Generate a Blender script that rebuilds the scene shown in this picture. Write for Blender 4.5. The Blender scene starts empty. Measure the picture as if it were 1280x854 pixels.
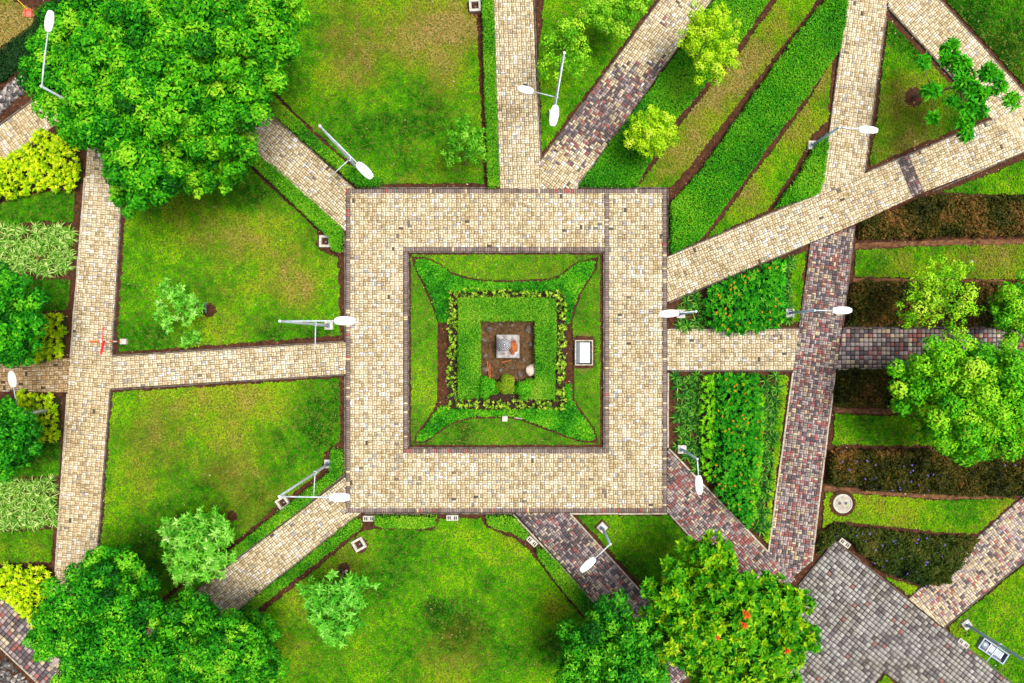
import bpy, bmesh, math, random
import numpy as np
from mathutils import Vector, Matrix

# ------------------------------------------------------------------ camera, sky, sun, exposure
S = 0.038            # metres per photo pixel on the ground
H = 32.4             # height of the drone above the ground
CX, CY = 640.0, 427.0
scene = bpy.context.scene
cam_d = bpy.data.cameras.new('camera'); cam = bpy.data.objects.new('camera', cam_d)
scene.collection.objects.link(cam); scene.camera = cam
cam.location = (0, 0, H); cam.rotation_euler = (0, 0, 0)
cam_d.sensor_fit = 'HORIZONTAL'; cam_d.sensor_width = 36.0
cam_d.lens = 36.0*H/(1280*S); cam_d.clip_start = 0.1; cam_d.clip_end = 2000
SUN_EL, SUN_AZ = 72.0, 80.0
world = bpy.data.worlds.new('World'); scene.world = world; world.use_nodes = True
wn = world.node_tree; wn.nodes.clear()
w_out = wn.nodes.new('ShaderNodeOutputWorld'); w_bg = wn.nodes.new('ShaderNodeBackground')
w_sky = wn.nodes.new('ShaderNodeTexSky'); w_sky.sky_type = 'NISHITA'; w_sky.sun_disc = False
w_sky.sun_elevation = math.radians(SUN_EL); w_sky.sun_rotation = math.radians(SUN_AZ)
w_sky.dust_density = 4.0
w_hs = wn.nodes.new('ShaderNodeHueSaturation'); w_hs.inputs['Saturation'].default_value = 0.25   # bright thin overcast
wn.links.new(w_sky.outputs[0], w_hs.inputs['Color']); wn.links.new(w_hs.outputs[0], w_bg.inputs[0])
w_bg.inputs[1].default_value = 0.07
wn.links.new(w_bg.outputs[0], w_out.inputs[0])
sun_d = bpy.data.lights.new('sun', 'SUN'); sun_d.energy = 1.5; sun_d.angle = math.radians(22); sun_d.color = (1.0, 0.95, 0.87)
sun = bpy.data.objects.new('sun', sun_d); scene.collection.objects.link(sun)
az, el = math.radians(SUN_AZ), math.radians(SUN_EL)
sdir = Vector((math.sin(az)*math.cos(el), math.cos(az)*math.cos(el), math.sin(el)))
sun.rotation_euler = sdir.to_track_quat('Z', 'Y').to_euler(); sun.location = (0, 0, 60)
scene.view_settings.view_transform = 'Standard'; scene.view_settings.look = 'None'
scene.view_settings.exposure = 1.78; scene.view_settings.gamma = 1.0

# ------------------------------------------------------------------ helpers
C = scene.collection
RNG = np.random.default_rng(7); random.seed(7)

def lin(c):
    c = np.asarray(c, float)/255.0
    return np.where(c <= 0.04045, c/12.92, ((c+0.055)/1.055)**2.4)
def W(p):                                   # photo pixels -> metres on the ground
    p = np.asarray(p, float)
    return np.stack([(p[..., 0]-CX)*S, (CY-p[..., 1])*S], -1)
def at(px, py, z=0.0):                      # the point at height z that is seen at a photo pixel
    k = S*(1-z/H)
    return Vector(((px-CX)*k, (CY-py)*k, z))
def tag(o, label=None, cat=None, group=None, kind=None):
    if label: o['label'] = label
    if cat: o['category'] = cat
    if group: o['group'] = group
    if kind: o['kind'] = kind
    return o
def link(name, mesh, parent=None):
    o = bpy.data.objects.new(name, mesh); C.objects.link(o)
    if parent is not None: o.parent = parent
    return o
def empty(name, loc=(0, 0, 0), rz=0.0):
    o = bpy.data.objects.new(name, None); C.objects.link(o); o.location = loc; o.rotation_euler = (0, 0, rz)
    o.empty_display_size = 0.2
    return o
def copy_tree(o, parent=None):
    c = o.copy(); C.objects.link(c); c.parent = parent
    for ch in list(o.children): copy_tree(ch, c)
    return c

def _hash(ix, iy, seed):
    h = (ix.astype(np.int64)*374761393 + iy.astype(np.int64)*668265263 + seed*974634777) & 0x7fffffff
    h = ((h ^ (h >> 13))*1274126177) & 0x7fffffff
    return ((h ^ (h >> 16)) & 0xffff)/65535.0
def vnoise(x, y, scale, seed=0):
    x = np.asarray(x)/scale; y = np.asarray(y)/scale
    ix = np.floor(x); iy = np.floor(y); fx = x-ix; fy = y-iy
    fx = fx*fx*(3-2*fx); fy = fy*fy*(3-2*fy)
    a = _hash(ix, iy, seed); b = _hash(ix+1, iy, seed); c = _hash(ix, iy+1, seed); d = _hash(ix+1, iy+1, seed)
    return (a*(1-fx)+b*fx)*(1-fy)+(c*(1-fx)+d*fx)*fy
def fbm(x, y, scale, seed=0):
    return (vnoise(x, y, scale, seed)*4+vnoise(x, y, scale/2.1, seed+1)*2+vnoise(x, y, scale/4.3, seed+2))/7.0

def area(poly):
    x, y = poly[:, 0], poly[:, 1]
    return 0.5*np.sum(x*np.roll(y, -1)-np.roll(x, -1)*y)
def inside(pts, poly):
    r = np.zeros(len(pts), bool); n = len(poly)
    for i in range(n):
        a = poly[i]; b = poly[(i+1) % n]
        if a[1] == b[1]: continue
        c = (a[1] > pts[:, 1]) != (b[1] > pts[:, 1])
        r ^= c & (pts[:, 0] < (b[0]-a[0])*(pts[:, 1]-a[1])/(b[1]-a[1])+a[0])
    return r
def edge_dist(pts, poly):
    d = np.full(len(pts), 1e9); n = len(poly)
    for i in range(n):
        a = poly[i]; e = poly[(i+1) % n]-a; L = max(float(e@e), 1e-12)
        t = np.clip(((pts-a)@e)/L, 0, 1)
        q = pts-(a+t[:, None]*e)
        d = np.minimum(d, np.hypot(q[:, 0], q[:, 1]))
    return d
def scatter(poly, n):
    lo, hi = poly.min(0), poly.max(0); A = abs(area(poly)); out = []; got = 0
    k = int(n*np.prod(hi-lo)/max(A, 1e-6)*1.1)+10
    while got < n:
        p = RNG.random((k, 2))*(hi-lo)+lo; p = p[inside(p, poly)]
        out.append(p); got += len(p)
        if len(p) == 0: break
    return np.concatenate(out)[:n]
def rough(poly_px, step=5.0, amp=0.5, seed=0):
    out = []; n = len(poly_px); r = np.random.default_rng(seed+len(poly_px)*13)
    for i in range(n):
        a = np.array(poly_px[i], float); b = np.array(poly_px[(i+1) % n], float)
        k = max(1, int(np.hypot(*(b-a))/step))
        for j in range(k):
            q = a+(b-a)*j/k
            out.append(q+(r.normal(0, amp, 2) if j else r.normal(0, amp*0.5, 2)))
    return np.array(out)

def raw_mesh(name, V, F3, mat, col=None, smooth=False):
    V = np.asarray(V, np.float32); F3 = np.asarray(F3, np.int32)
    me = bpy.data.meshes.new(name)
    me.vertices.add(len(V)); me.vertices.foreach_set('co', V.ravel())
    nf = len(F3); k = F3.shape[1]
    me.loops.add(nf*k); me.loops.foreach_set('vertex_index', F3.ravel())
    me.polygons.add(nf); me.polygons.foreach_set('loop_start', np.arange(0, nf*k, k, dtype=np.int32))
    me.polygons.foreach_set('loop_total', np.full(nf, k, np.int32))
    if smooth: me.polygons.foreach_set('use_smooth', np.ones(nf, bool))
    me.update(calc_edges=True)
    if col is not None:
        a = me.attributes.new('Col', 'FLOAT_COLOR', 'POINT')
        c = np.ones((len(V), 4), np.float32); c[:, :3] = col
        a.data.foreach_set('color', c.ravel())
    me.materials.append(mat)
    return me
class MB:
    """collects boxes, tubes, lathes; build() links one mesh object"""
    def __init__(s): s.bm = bmesh.new()
    def box(s, c, size, rz=0.0, bev=0.0, rot=None):
        r = bmesh.ops.create_cube(s.bm, size=1.0); vs = r['verts']
        M = Matrix.Translation(Vector(c)) @ (rot if rot is not None else Matrix.Rotation(rz, 4, 'Z')) @ Matrix.Diagonal((*size, 1))
        bmesh.ops.transform(s.bm, matrix=M, verts=vs)
        if bev > 0:
            es = list({e for v in vs for e in v.link_edges})
            bmesh.ops.bevel(s.bm, geom=es, offset=bev, segments=2, affect='EDGES', profile=0.6)
        return s
    def tube(s, pts, rad, n=8, cap=True):
        pts = [Vector(p) for p in pts]
        if not hasattr(rad, '__len__'): rad = [rad]*len(pts)
        rings = []
        for i, p in enumerate(pts):
            t = (pts[min(i+1, len(pts)-1)]-pts[max(i-1, 0)]).normalized()
            u = t.orthogonal().normalized() if i == 0 else (u-t*u.dot(t)).normalized()
            v = t.cross(u)
            rings.append([s.bm.verts.new(p+(u*math.cos(2*math.pi*k/n)+v*math.sin(2*math.pi*k/n))*rad[i]) for k in range(n)])
        for a, b in zip(rings, rings[1:]):
            for k in range(n): s.bm.faces.new((a[k], a[(k+1) % n], b[(k+1) % n], b[k]))
        if cap:
            s.bm.faces.new(rings[0][::-1]); s.bm.faces.new(rings[-1])
        return s
    def lathe(s, c, prof, n=24):
        c = Vector(c); rings = []
        for r, z in prof:
            rings.append([s.bm.verts.new(c+Vector((r*math.cos(2*math.pi*k/n), r*math.sin(2*math.pi*k/n), z))) for k in range(n)])
        for a, b in zip(rings, rings[1:]):
            for k in range(n): s.bm.faces.new((a[k], a[(k+1) % n], b[(k+1) % n], b[k]))
        s.bm.faces.new(rings[0][::-1]); s.bm.faces.new(rings[-1])
        return s
    def build(s, name, mat, parent=None, smooth=False):
        bmesh.ops.recalc_face_normals(s.bm, faces=s.bm.faces)
        me = bpy.data.meshes.new(name); s.bm.to_mesh(me); s.bm.free()
        if smooth: me.polygons.foreach_set('use_smooth', np.ones(len(me.polygons), bool))
        me.materials.append(mat)
        return link(name, me, parent)

# ------------------------------------------------------------------ materials
def mat_base(name):
    m = bpy.data.materials.new(name); m.use_nodes = True
    nt = m.node_tree; b = nt.nodes['Principled BSDF']
    return m, nt, b
def noise_node(nt, scale, detail=4.0, coord='pos'):
    g = nt.nodes.new('ShaderNodeNewGeometry') if coord == 'pos' else nt.nodes.new('ShaderNodeTexCoord')
    n = nt.nodes.new('ShaderNodeTexNoise'); n.inputs['Scale'].default_value = scale; n.inputs['Detail'].default_value = detail
    nt.links.new(g.outputs['Position'] if coord == 'pos' else g.outputs['Object'], n.inputs['Vector'])
    return n
def ramp(nt, src, stops):
    r = nt.nodes.new('ShaderNodeValToRGB'); e = r.color_ramp.elements
    while len(e) < len(stops): e.new(0.5)
    for k, (p, c) in enumerate(stops): e[k].position = p; e[k].color = (*c, 1)
    nt.links.new(src, r.inputs[0]); return r
def bump(nt, b, src, strength, dist):
    n = nt.nodes.new('ShaderNodeBump'); n.inputs['Strength'].default_value = strength; n.inputs['Distance'].default_value = dist
    nt.links.new(src, n.inputs['Height']); nt.links.new(n.outputs[0], b.inputs['Normal'])
def noise_mat(name, c1, c2, scale, rough_=0.9, bmp=0.4, bdist=0.02, k=1.0, c3=None):
    m, nt, b = mat_base(name); n = noise_node(nt, scale, 6)
    st = [(0.3, lin(c1)*k), (0.68, lin(c2)*k)]
    if c3 is not None: st.append((0.8, lin(c3)*k))
    r = ramp(nt, n.outputs['Fac'], st)
    nt.links.new(r.outputs[0], b.inputs['Base Color']); b.inputs['Roughness'].default_value = rough_
    b.inputs['Specular IOR Level'].default_value = 0.25
    if bmp: bump(nt, b, noise_node(nt, scale*4, 5).outputs['Fac'], bmp, bdist)
    return m
def col_mat(name, rough_=0.75, var=0.25, vscale=30.0, spec=0.3, trans=0.0, bmp=0.0, broad=None):
    """colour from the per-piece attribute, broken up by fine noise"""
    m, nt, b = mat_base(name)
    a = nt.nodes.new('ShaderNodeAttribute'); a.attribute_name = 'Col'
    n = noise_node(nt, vscale, 5)
    mp = nt.nodes.new('ShaderNodeMapRange'); mp.inputs['From Min'].default_value = 0.25; mp.inputs['From Max'].default_value = 0.75
    mp.inputs['To Min'].default_value = 1-var; mp.inputs['To Max'].default_value = 1+var
    nt.links.new(n.outputs['Fac'], mp.inputs['Value'])
    mx = nt.nodes.new('ShaderNodeVectorMath'); mx.operation = 'SCALE'
    nt.links.new(a.outputs['Color'], mx.inputs[0]); nt.links.new(mp.outputs[0], mx.inputs['Scale'])
    if broad:
        n2 = noise_node(nt, broad[0], 6); r2 = ramp(nt, n2.outputs['Fac'], [(0.34, np.array(broad[1])), (0.56, np.ones(3))])
        m2 = nt.nodes.new('ShaderNodeVectorMath'); m2.operation = 'MULTIPLY'
        nt.links.new(mx.outputs[0], m2.inputs[0]); nt.links.new(r2.outputs[0], m2.inputs[1]); mx = m2
    nt.links.new(mx.outputs[0], b.inputs['Base Color'])
    b.inputs['Roughness'].default_value = rough_; b.inputs['Specular IOR Level'].default_value = spec
    if bmp: bump(nt, b, n.outputs['Fac'], bmp, 0.01)
    if trans > 0:
        t = nt.nodes.new('ShaderNodeBsdfTranslucent'); nt.links.new(mx.outputs[0], t.inputs['Color'])
        ms = nt.nodes.new('ShaderNodeMixShader'); ms.inputs[0].default_value = trans
        nt.links.new(b.outputs[0], ms.inputs[1]); nt.links.new(t.outputs[0], ms.inputs[2])
        nt.links.new(ms.outputs[0], nt.nodes['Material Output'].inputs['Surface'])
    return m
def plain(name, c, rough_=0.5, metal=0.0, var=0.12, scale=6.0, spec=0.4):
    m, nt, b = mat_base(name); n = noise_node(nt, scale, 5)
    r = ramp(nt, n.outputs['Fac'], [(0.3, lin(c)*(1-var)), (0.7, np.minimum(lin(c)*(1+var*0.4), 1))])
    nt.links.new(r.outputs[0], b.inputs['Base Color']); b.inputs['Roughness'].default_value = rough_
    b.inputs['Metallic'].default_value = metal; b.inputs['Specular IOR Level'].default_value = spec
    return m
M = {
 'soil': noise_mat('soil', (50, 28, 14), (104, 62, 34), 7.0, 0.95, 0.9, 0.03, 0.5, (150, 106, 70)),
 'orange_soil': noise_mat('orange_soil', (76, 46, 26), (150, 104, 68), 5.0, 0.95, 0.8, 0.03, 0.5),
 'far_ground': noise_mat('far_ground', (60, 110, 24), (110, 130, 48), 1.2, 0.95, 0.5, 0.03, 0.5),
 'joint': noise_mat('joint_sand', (62, 52, 36), (104, 88, 64), 22.0, 0.95, 0.4, 0.01, 0.5),
 'joint_dark': noise_mat('joint_sand_dark', (26, 24, 23), (56, 52, 48), 22.0, 0.95, 0.4, 0.01, 0.5),
 'thatch': noise_mat('turf_thatch', (62, 104, 14), (128, 132, 40), 16.0, 0.95, 0.8, 0.02, 0.5),
 'paver': col_mat('paver_concrete', 0.85, 0.22, 38.0, 0.2, 0, 0.25, (0.8, (0.86, 0.82, 0.76))),
 'leaf': col_mat('leaf', 0.6, 0.15, 9.0, 0.10, 0.16),
 'grass': col_mat('grass_blade', 0.8, 0.12, 9.0, 0.05, 0.3),
 'petal': col_mat('petal', 0.6, 0.1, 20.0, 0.2, 0.2),
 'litter': col_mat('litter', 0.9, 0.2, 20.0, 0.1),
 'stone': col_mat('stone', 0.9, 0.25, 14.0, 0.2, 0, 0.5),
 'core': noise_mat('twig_shade_mass', (24, 34, 12), (58, 56, 24), 12.0, 0.95, 0.8, 0.03, 0.5),  # inner twig body, coloured dark to stand in for shade in leaf gaps
 'bark': noise_mat('bark', (92, 78, 62), (150, 134, 112), 14.0, 0.9, 0.8, 0.02, 0.7),
 'kerb': noise_mat('kerb_concrete', (150, 140, 124), (206, 194, 172), 7.0, 0.9, 0.4, 0.01, 0.62),
 'kerb_dark': noise_mat('kerb_weathered_shade', (58, 52, 48), (128, 116, 104), 5.0, 0.9, 0.4, 0.01, 0.6),  # dark weathered kerb; the tone also paints the shadowed gap at path edges
 'white_conc': noise_mat('white_concrete', (196, 188, 174), (234, 228, 216), 8.0, 0.85, 0.3, 0.01, 0.5),
 'lamp_white': plain('lamp_shell_white', (224, 224, 222), 0.35, 0.0, 0.25, 5.0),
 'lamp_panel': plain('lamp_cover_grey', (172, 178, 186), 0.3, 0.0, 0.06),
 'galv': plain('galvanised_steel', (176, 186, 194), 0.5, 0.3, 0.3, 9.0),
 'galv_blue': plain('painted_pole_bluegrey', (140, 166, 186), 0.45, 0.2, 0.2, 12.0),
 'black': plain('dark_cavity', (14, 13, 13), 0.8, 0, 0.3),
 'red': plain('red_paint', (214, 28, 38), 0.5), 'orange': plain('orange_paint', (226, 92, 40), 0.5),
 'pole_white': plain('white_paint', (238, 236, 232), 0.5),
 'yellow': plain('yellow_plastic', (226, 186, 40), 0.5), 'pink': plain('coral_plastic', (228, 96, 78), 0.5),
 'grey_metal': plain('grey_metal', (128, 138, 152), 0.4, 0.5, 0.2, 9.0),
 'dark_metal': plain('dark_metal', (44, 42, 48), 0.5, 0.3),
 'glass_white': plain('frosted_glass', (196, 200, 208), 0.3, 0.0, 0.2, 3.0, 0.3),
 'rust': noise_mat('rusty_stone', (128, 62, 30), (190, 112, 64), 14.0, 0.9, 0.6, 0.02, 0.7),
 'bluestick': plain('grey_blue_stake', (92, 120, 128), 0.7),
}

# ------------------------------------------------------------------ foliage
def grad(cols, t, k=0.5):
    A = np.array([lin(c) for c in cols])*k; n = len(A)-1
    t = np.clip(t, 0, 0.9999)*n; i = t.astype(int); f = (t-i)[:, None]
    return A[i]*(1-f)+A[i+1]*f
def unit(v): return v/np.maximum(np.linalg.norm(v, axis=1, keepdims=True), 1e-9)
def leaf_arrays(c, d, n, L, Wd, fold=0.18, droop=0.0):
    """one folded rhombus leaf for each centre c, long axis d, normal n"""
    s = unit(np.cross(n, d)); N = len(c)
    L = np.broadcast_to(L, N)[:, None]; Wd = np.broadcast_to(Wd, N)[:, None]
    up = n*Wd*fold
    V = np.stack([c-d*L*0.5, c+s*Wd*0.5+up-d*L*0.06, c+d*L*0.5-n*L*droop, c-s*Wd*0.5+up-d*L*0.06], 1)
    i = np.arange(N)[:, None]*4
    F = np.stack([i+[[0, 1, 2]], i+[[0, 2, 3]]], 1).reshape(-1, 3)
    return V.reshape(-1, 3), F
class Leaves:
    def __init__(s): s.V = []; s.F = []; s.K = []; s.n = 0
    def add(s, c, d, n, L, Wd, col, fold=0.18, droop=0.0):
        V, F = leaf_arrays(c, d, n, L, Wd, fold, droop)
        s.V.append(V); s.F.append(F+s.n); s.K.append(np.repeat(col, 4, 0)); s.n += len(V)
    def mesh(s, name, mat): return raw_mesh(name, np.concatenate(s.V), np.concatenate(s.F), mat, np.concatenate(s.K))
def rand_dirs(n, zb=0.0):
    v = RNG.normal(0, 1, (n, 3)); v[:, 2] += zb; return unit(v)
def perp(n, flat=0.0):
    a = RNG.normal(0, 1, n.shape); a -= n*np.sum(a*n, 1, keepdims=True); return unit(a)

def grow(poly, d):
    if area(poly) < 0: poly = poly[::-1]
    a_ = np.roll(poly, 2, 0); b_ = np.roll(poly, -2, 0); t = unit(b_-a_); return poly+np.column_stack([t[:, 1], -t[:, 0]])*d
def mass_leaves(lv, poly, h, dens, L, Wd, cols, edge=0.12, bamp=0.25, bscale=0.7, tilt=0.6, layers=0.55, k=0.5, over=0.02, patch=2.0, contrast=0.5, seed=1, z0=-0.04):
    """a clipped or spreading leafy mass over a ground polygon (metres)"""
    n = int(abs(area(poly))*dens); p = scatter(poly, n); d = edge_dist(p, poly)
    f = np.clip(d/edge, 0, 1)**0.6
    top = h*(0.55+0.45*f)*(1-bamp+bamp*2*fbm(p[:, 0], p[:, 1], bscale, seed)*0.9)
    u = 1-layers*RNG.random(n)**2; side = d < edge*0.6
    u[side] = RNG.random(side.sum())**0.7
    z = top*u+z0
    p = p+RNG.normal(0, over, p.shape)
    nn = unit(np.column_stack([RNG.normal(0, tilt, (n, 2)), np.full(n, 1.0)]))
    dd = perp(nn)
    t = 0.5+(fbm(p[:, 0], p[:, 1], patch, seed+9)-0.5)*contrast*2+RNG.normal(0, 0.20, n)
    lv.add(np.column_stack([p, z]), dd, nn, L*(0.7+0.6*RNG.random(n)), Wd*(0.7+0.6*RNG.random(n)), grad(cols, t, k))
def core_mesh(name, poly, h, cell=0.14, inset=0.06, z0=-0.06):  # solid filler under the leaves; its dark colour paints the shade between them
    lo, hi = poly.min(0), poly.max(0)
    gx = np.arange(lo[0], hi[0]+cell, cell); gy = np.arange(lo[1], hi[1]+cell, cell)
    X, Y = np.meshgrid(gx, gy, indexing='ij'); nx, ny = X.shape
    P = np.column_stack([X.ravel(), Y.ravel()])
    ins = inside(P, poly); d = np.where(ins, edge_dist(P, poly), 0)
    z = np.where(d > inset, h*(0.85+0.3*vnoise(P[:, 0], P[:, 1], 0.3, 5)), 0.0)+z0
    idx = np.arange(nx*ny).reshape(nx, ny)
    q = np.stack([idx[:-1, :-1], idx[1:, :-1], idx[1:, 1:], idx[:-1, 1:]], -1).reshape(-1, 4)
    q = q[ins[q].all(1)]
    if len(q) == 0: return None
    used, inv = np.unique(q, return_inverse=True)
    return raw_mesh(name, np.column_stack([P, z])[used], inv.reshape(-1, 4), M['core'])
def flat_poly(name, poly, mat, z, parent=None, thick=0.0):
    bm = bmesh.new()
    vs = [bm.verts.new((x, y, z)) for x, y in poly]; f = bm.faces.new(vs)
    if f.normal.z < 0 or area(np.asarray(poly)) < 0: f.normal_flip()
    if thick:
        r = bmesh.ops.extrude_face_region(bm, geom=[f]); top = [v for v in r['geom'] if isinstance(v, bmesh.types.BMVert)]
        for v in top: v.co.z += thick
        bmesh.ops.recalc_face_normals(bm, faces=bm.faces)
    bmesh.ops.triangulate(bm, faces=bm.faces)
    me = bpy.data.meshes.new(name); bm.to_mesh(me); bm.free(); me.materials.append(mat)
    return link(name, me, parent)

# ------------------------------------------------------------------ ground
g = flat_poly('ground', np.array([(-260, -260), (260, -260), (260, 260), (-260, 260)], float), M['far_ground'], -0.16)
tag(g, 'wide park ground running out beyond the garden beds', 'ground', kind='structure')
g = flat_poly('soil', W([(-130, -110), (1410, -110), (1410, 965), (-130, 965)]), M['soil'], -0.075)
tag(g, 'bare brown garden soil between the lawns and paths', 'soil', kind='structure')
# crumbs, chips and dead leaves lying on the soil
n = 26000; lo = W((-20, 870)); hi = W((1300, -16)); p = RNG.random((n, 2))*(hi-lo)+lo
lt = Leaves(); nn = unit(np.column_stack([RNG.normal(0, .5, (n, 2)), np.ones(n)]))
lt.add(np.column_stack([p, np.full(n, -0.062)]), perp(nn), nn, 0.03+0.07*RNG.random(n)**2, 0.02+0.05*RNG.random(n)**2,
       grad([(60, 36, 20), (110, 66, 36), (150, 96, 58), (196, 150, 104), (230, 205, 175)], RNG.random(n)**1.5, 0.7))
tag(link('soil_litter', lt.mesh('soil_litter', M['litter'])), 'brown crumbs and dead leaves lying on the garden soil', 'litter', kind='stuff')

# ------------------------------------------------------------------ paved paths
MOD = 0.21
CREAM = [(180, 158, 120), (208, 187, 146), (226, 206, 166), (236, 219, 184), (246, 235, 208)]
def pal_cream(x, y, r, dirty=0.0):
    q = r.random(); a = vnoise(np.array([x]), np.array([y]), 1.6, 3)[0]
    if q < 0.035+0.10*max(0, a-0.5): return lin((236, 234, 234))*0.62
    if q < 0.075+0.08*max(0, a-0.55): return lin((190, 184, 176))*0.55
    st = vnoise(np.array([x]), np.array([y]), 0.55, 91)[0]
    if st > 0.9 and q < 0.3: return lin((150, 138, 122))*(0.42+0.2*r.random())
    if q < 0.080+dirty: return lin((104, 96, 90))*0.5
    return grad(CREAM, np.array([0.05+0.95*r.random()**0.8]), 0.575-0.25*dirty*2)[0]
def pal_mix(red, cream, dark):
    def f(x, y, r):
        q = r.random()
        if q < red: return lin((172, 108, 104))*(0.42+0.26*r.random())
        if q < red+cream: return lin((222, 204, 172))*(0.34+0.25*r.random())
        if q < red+cream+dark: return lin((100, 90, 94))*(0.5+0.4*r.random())
        return lin((172, 156, 154))*(0.42+0.32*r.random())
    return f
def pal_grey(x, y, r):
    q = r.random()
    if q < 0.02: return lin((170, 120, 112))*0.5
    if q < 0.25: return lin((122, 116, 116))*(0.42+0.3*r.random())
    return lin((178, 174, 168))*(0.38+0.26*r.random())
def pal_border(x, y, r):
    q = r.random(); near = vnoise(np.array([x]), np.array([y]), 2.5, 17)[0]
    if q < 0.03: return lin((226, 208, 170))*0.6
    if q < 0.03+0.22*max(0, near-0.62)*2: return lin((186, 96, 88))*0.6
    return lin((138, 122, 116))*(0.45+0.4*r.random())
def clip_convex(rect, hp):
    out = rect
    for (nx, ny, c) in hp:
        res = []; m = len(out)
        for i in range(m):
            a = out[i]; b = out[(i+1) % m]; da = a[0]*nx+a[1]*ny-c; db = b[0]*nx+b[1]*ny-c
            if da >= 0: res.append(a)
            if (da >= 0) != (db >= 0):
                t = da/(da-db); res.append((a[0]+(b[0]-a[0])*t, a[1]+(b[1]-a[1])*t))
        out = res
        if len(out) < 3: return None
    return out
class Paving:
    def __init__(s): s.V = []; s.F = []; s.K = []
    def piece(s, poly, z, col, r):
        i0 = len(s.V); m = len(poly); tx, ty = r.normal(0, 0.012), r.normal(0, 0.012); cx, cy = poly[0]
        for (x, y) in poly: s.V.append((x, y, z+(x-cx)*tx+(y-cy)*ty)); s.K.append(col)
        for (x, y) in poly: s.V.append((x, y, -0.07)); s.K.append(col)
        for k in range(1, m-1): s.F.append((i0, i0+k, i0+k+1))
        for k in range(m):
            a, b = i0+k, i0+(k+1) % m
            s.F.append((a, a+m, b+m)); s.F.append((a, b+m, b))
    def lay(s, poly_px, ang, pattern, pal, z=0.0, org=None, gap=0.019, seed=0, skip=0.0):
        poly = W(poly_px)
        if area(poly) < 0: poly = poly[::-1]
        hp = []
        for i in range(len(poly)):
            a, b = poly[i], poly[(i+1) % len(poly)]; e = b-a; l = np.hypot(*e)
            nx, ny = -e[1]/l, e[0]/l; hp.append((nx, ny, a[0]*nx+a[1]*ny))
        r = np.random.default_rng(seed+int(abs(poly[0, 0])*100)); ca, sa = math.cos(ang), math.sin(ang)
        o = poly[0] if org is None else W(org)
        loc = (poly-o)@np.array([[ca, -sa], [sa, ca]])
        lo, hi = loc.min(0), loc.max(0)
        if pattern == 'square': gap = 0.034
        if pattern == 'soldier': sx, sy = MOD/2, MOD
        else: sx = sy = MOD
        for i in range(int(math.floor(lo[0]/sx))-1, int(math.ceil(hi[0]/sx))+1):
            for j in range(int(math.floor(lo[1]/sy))-1, int(math.ceil(hi[1]/sy))+1):
                x0, y0 = i*sx, j*sy; cells = []
                if pattern == 'basket':
                    if (i+j) % 2: cells = [(x0, y0, sx, sy/2), (x0, y0+sy/2, sx, sy/2)]
                    else: cells = [(x0, y0, sx/2, sy), (x0+sx/2, y0, sx/2, sy)]
                else: cells = [(x0, y0, sx, sy)]
                for (cx, cy, w, h) in cells:
                    mx, my = cx+w/2, cy+h/2
                    if mx < lo[0]-w or mx > hi[0]+w: continue
                    wx, wy = o[0]+mx*ca-my*sa, o[1]+mx*sa+my*ca
                    dmin = min(wx*nx+wy*ny-c for nx, ny, c in hp)
                    if dmin < -0.12: continue
                    col = pal(wx, wy, r)
                    if skip and r.random() < skip: continue
                    gx = gap*0.5*(0.6+0.8*r.random())
                    rc = [(cx+gx, cy+gx), (cx+w-gx, cy+gx), (cx+w-gx, cy+h-gx), (cx+gx, cy+h-gx)]
                    rc = [(o[0]+x*ca-y*sa, o[1]+x*sa+y*ca) for x, y in rc]
                    if dmin < 0.13:
                        rc = clip_convex(rc, hp)
                        if rc is None: continue
                        if abs(area(np.array(rc))) < 0.0016: continue
                    s.piece(rc, z+r.normal(0, 0.0018), col, r)
    def build(s, parent):
        o = link('pavers', raw_mesh('pavers', s.V, s.F, M['paver'], np.array(s.K)), parent); o['kind'] = 'stuff'; return o
KERB_MESH = {}
def kerb(parent, pts_px, kind='kerb', w=0.075, seg=0.8, zt=0.028, out=0.0):
    pts = W(pts_px)
    for a, b in zip(pts, pts[1:]):
        e = b-a; L = np.hypot(*e); k = max(1, round(L/seg)); ang = math.atan2(e[1], e[0]); nrm = np.array([-e[1], e[0]])/L
        for i in range(k):
            l = L/k; c = a+e*(i+0.5)/k+nrm*out
            key = (kind, round(l, 2), w)
            if key not in KERB_MESH:
                t = MB().box((0, 0, 0), (round(l, 2)-0.012, w, 0.12), bev=0.01).build('kerb_stone', M[kind], parent); KERB_MESH[key] = t.data
            else: t = link('kerb_stone', KERB_MESH[key], parent)
            t.location = (c[0]+random.gauss(0, 0.004), c[1]+random.gauss(0, 0.004), zt-0.06+random.gauss(0, 0.004)); t.rotation_euler = (0, 0, ang+random.gauss(0, 0.006))
PZ = [0.0]
def path(name, label, areas, bed='joint', kerbs=()):
    """areas: (convex polygon px, angle, pattern, palette[, origin])"""
    z = PZ[0]; PZ[0] = (PZ[0]+0.0031) % 0.021
    bm = bmesh.new()
    for k, a in enumerate(areas):
        P = W(a[0])
        if area(P) < 0: P = P[::-1]
        bm.faces.new([bm.verts.new((x, y, z-0.022-0.0004*k)) for x, y in P])
    me = bpy.data.meshes.new(name); bm.to_mesh(me); bm.free(); me.materials.append(M[bed])
    o = tag(link(name, me), label, 'path', kind='structure')
    pv = Paving()
    for k, a in enumerate(areas): pv.lay(a[0], a[1], a[2], a[3], z, a[4] if len(a) > 4 else None, seed=k*7+3)
    pv.build(o)
    for kb in kerbs: kerb(o, *kb)
    return o
def ang(a, b): return math.atan2(-(b[1]-a[1]), b[0]-a[0])
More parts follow.
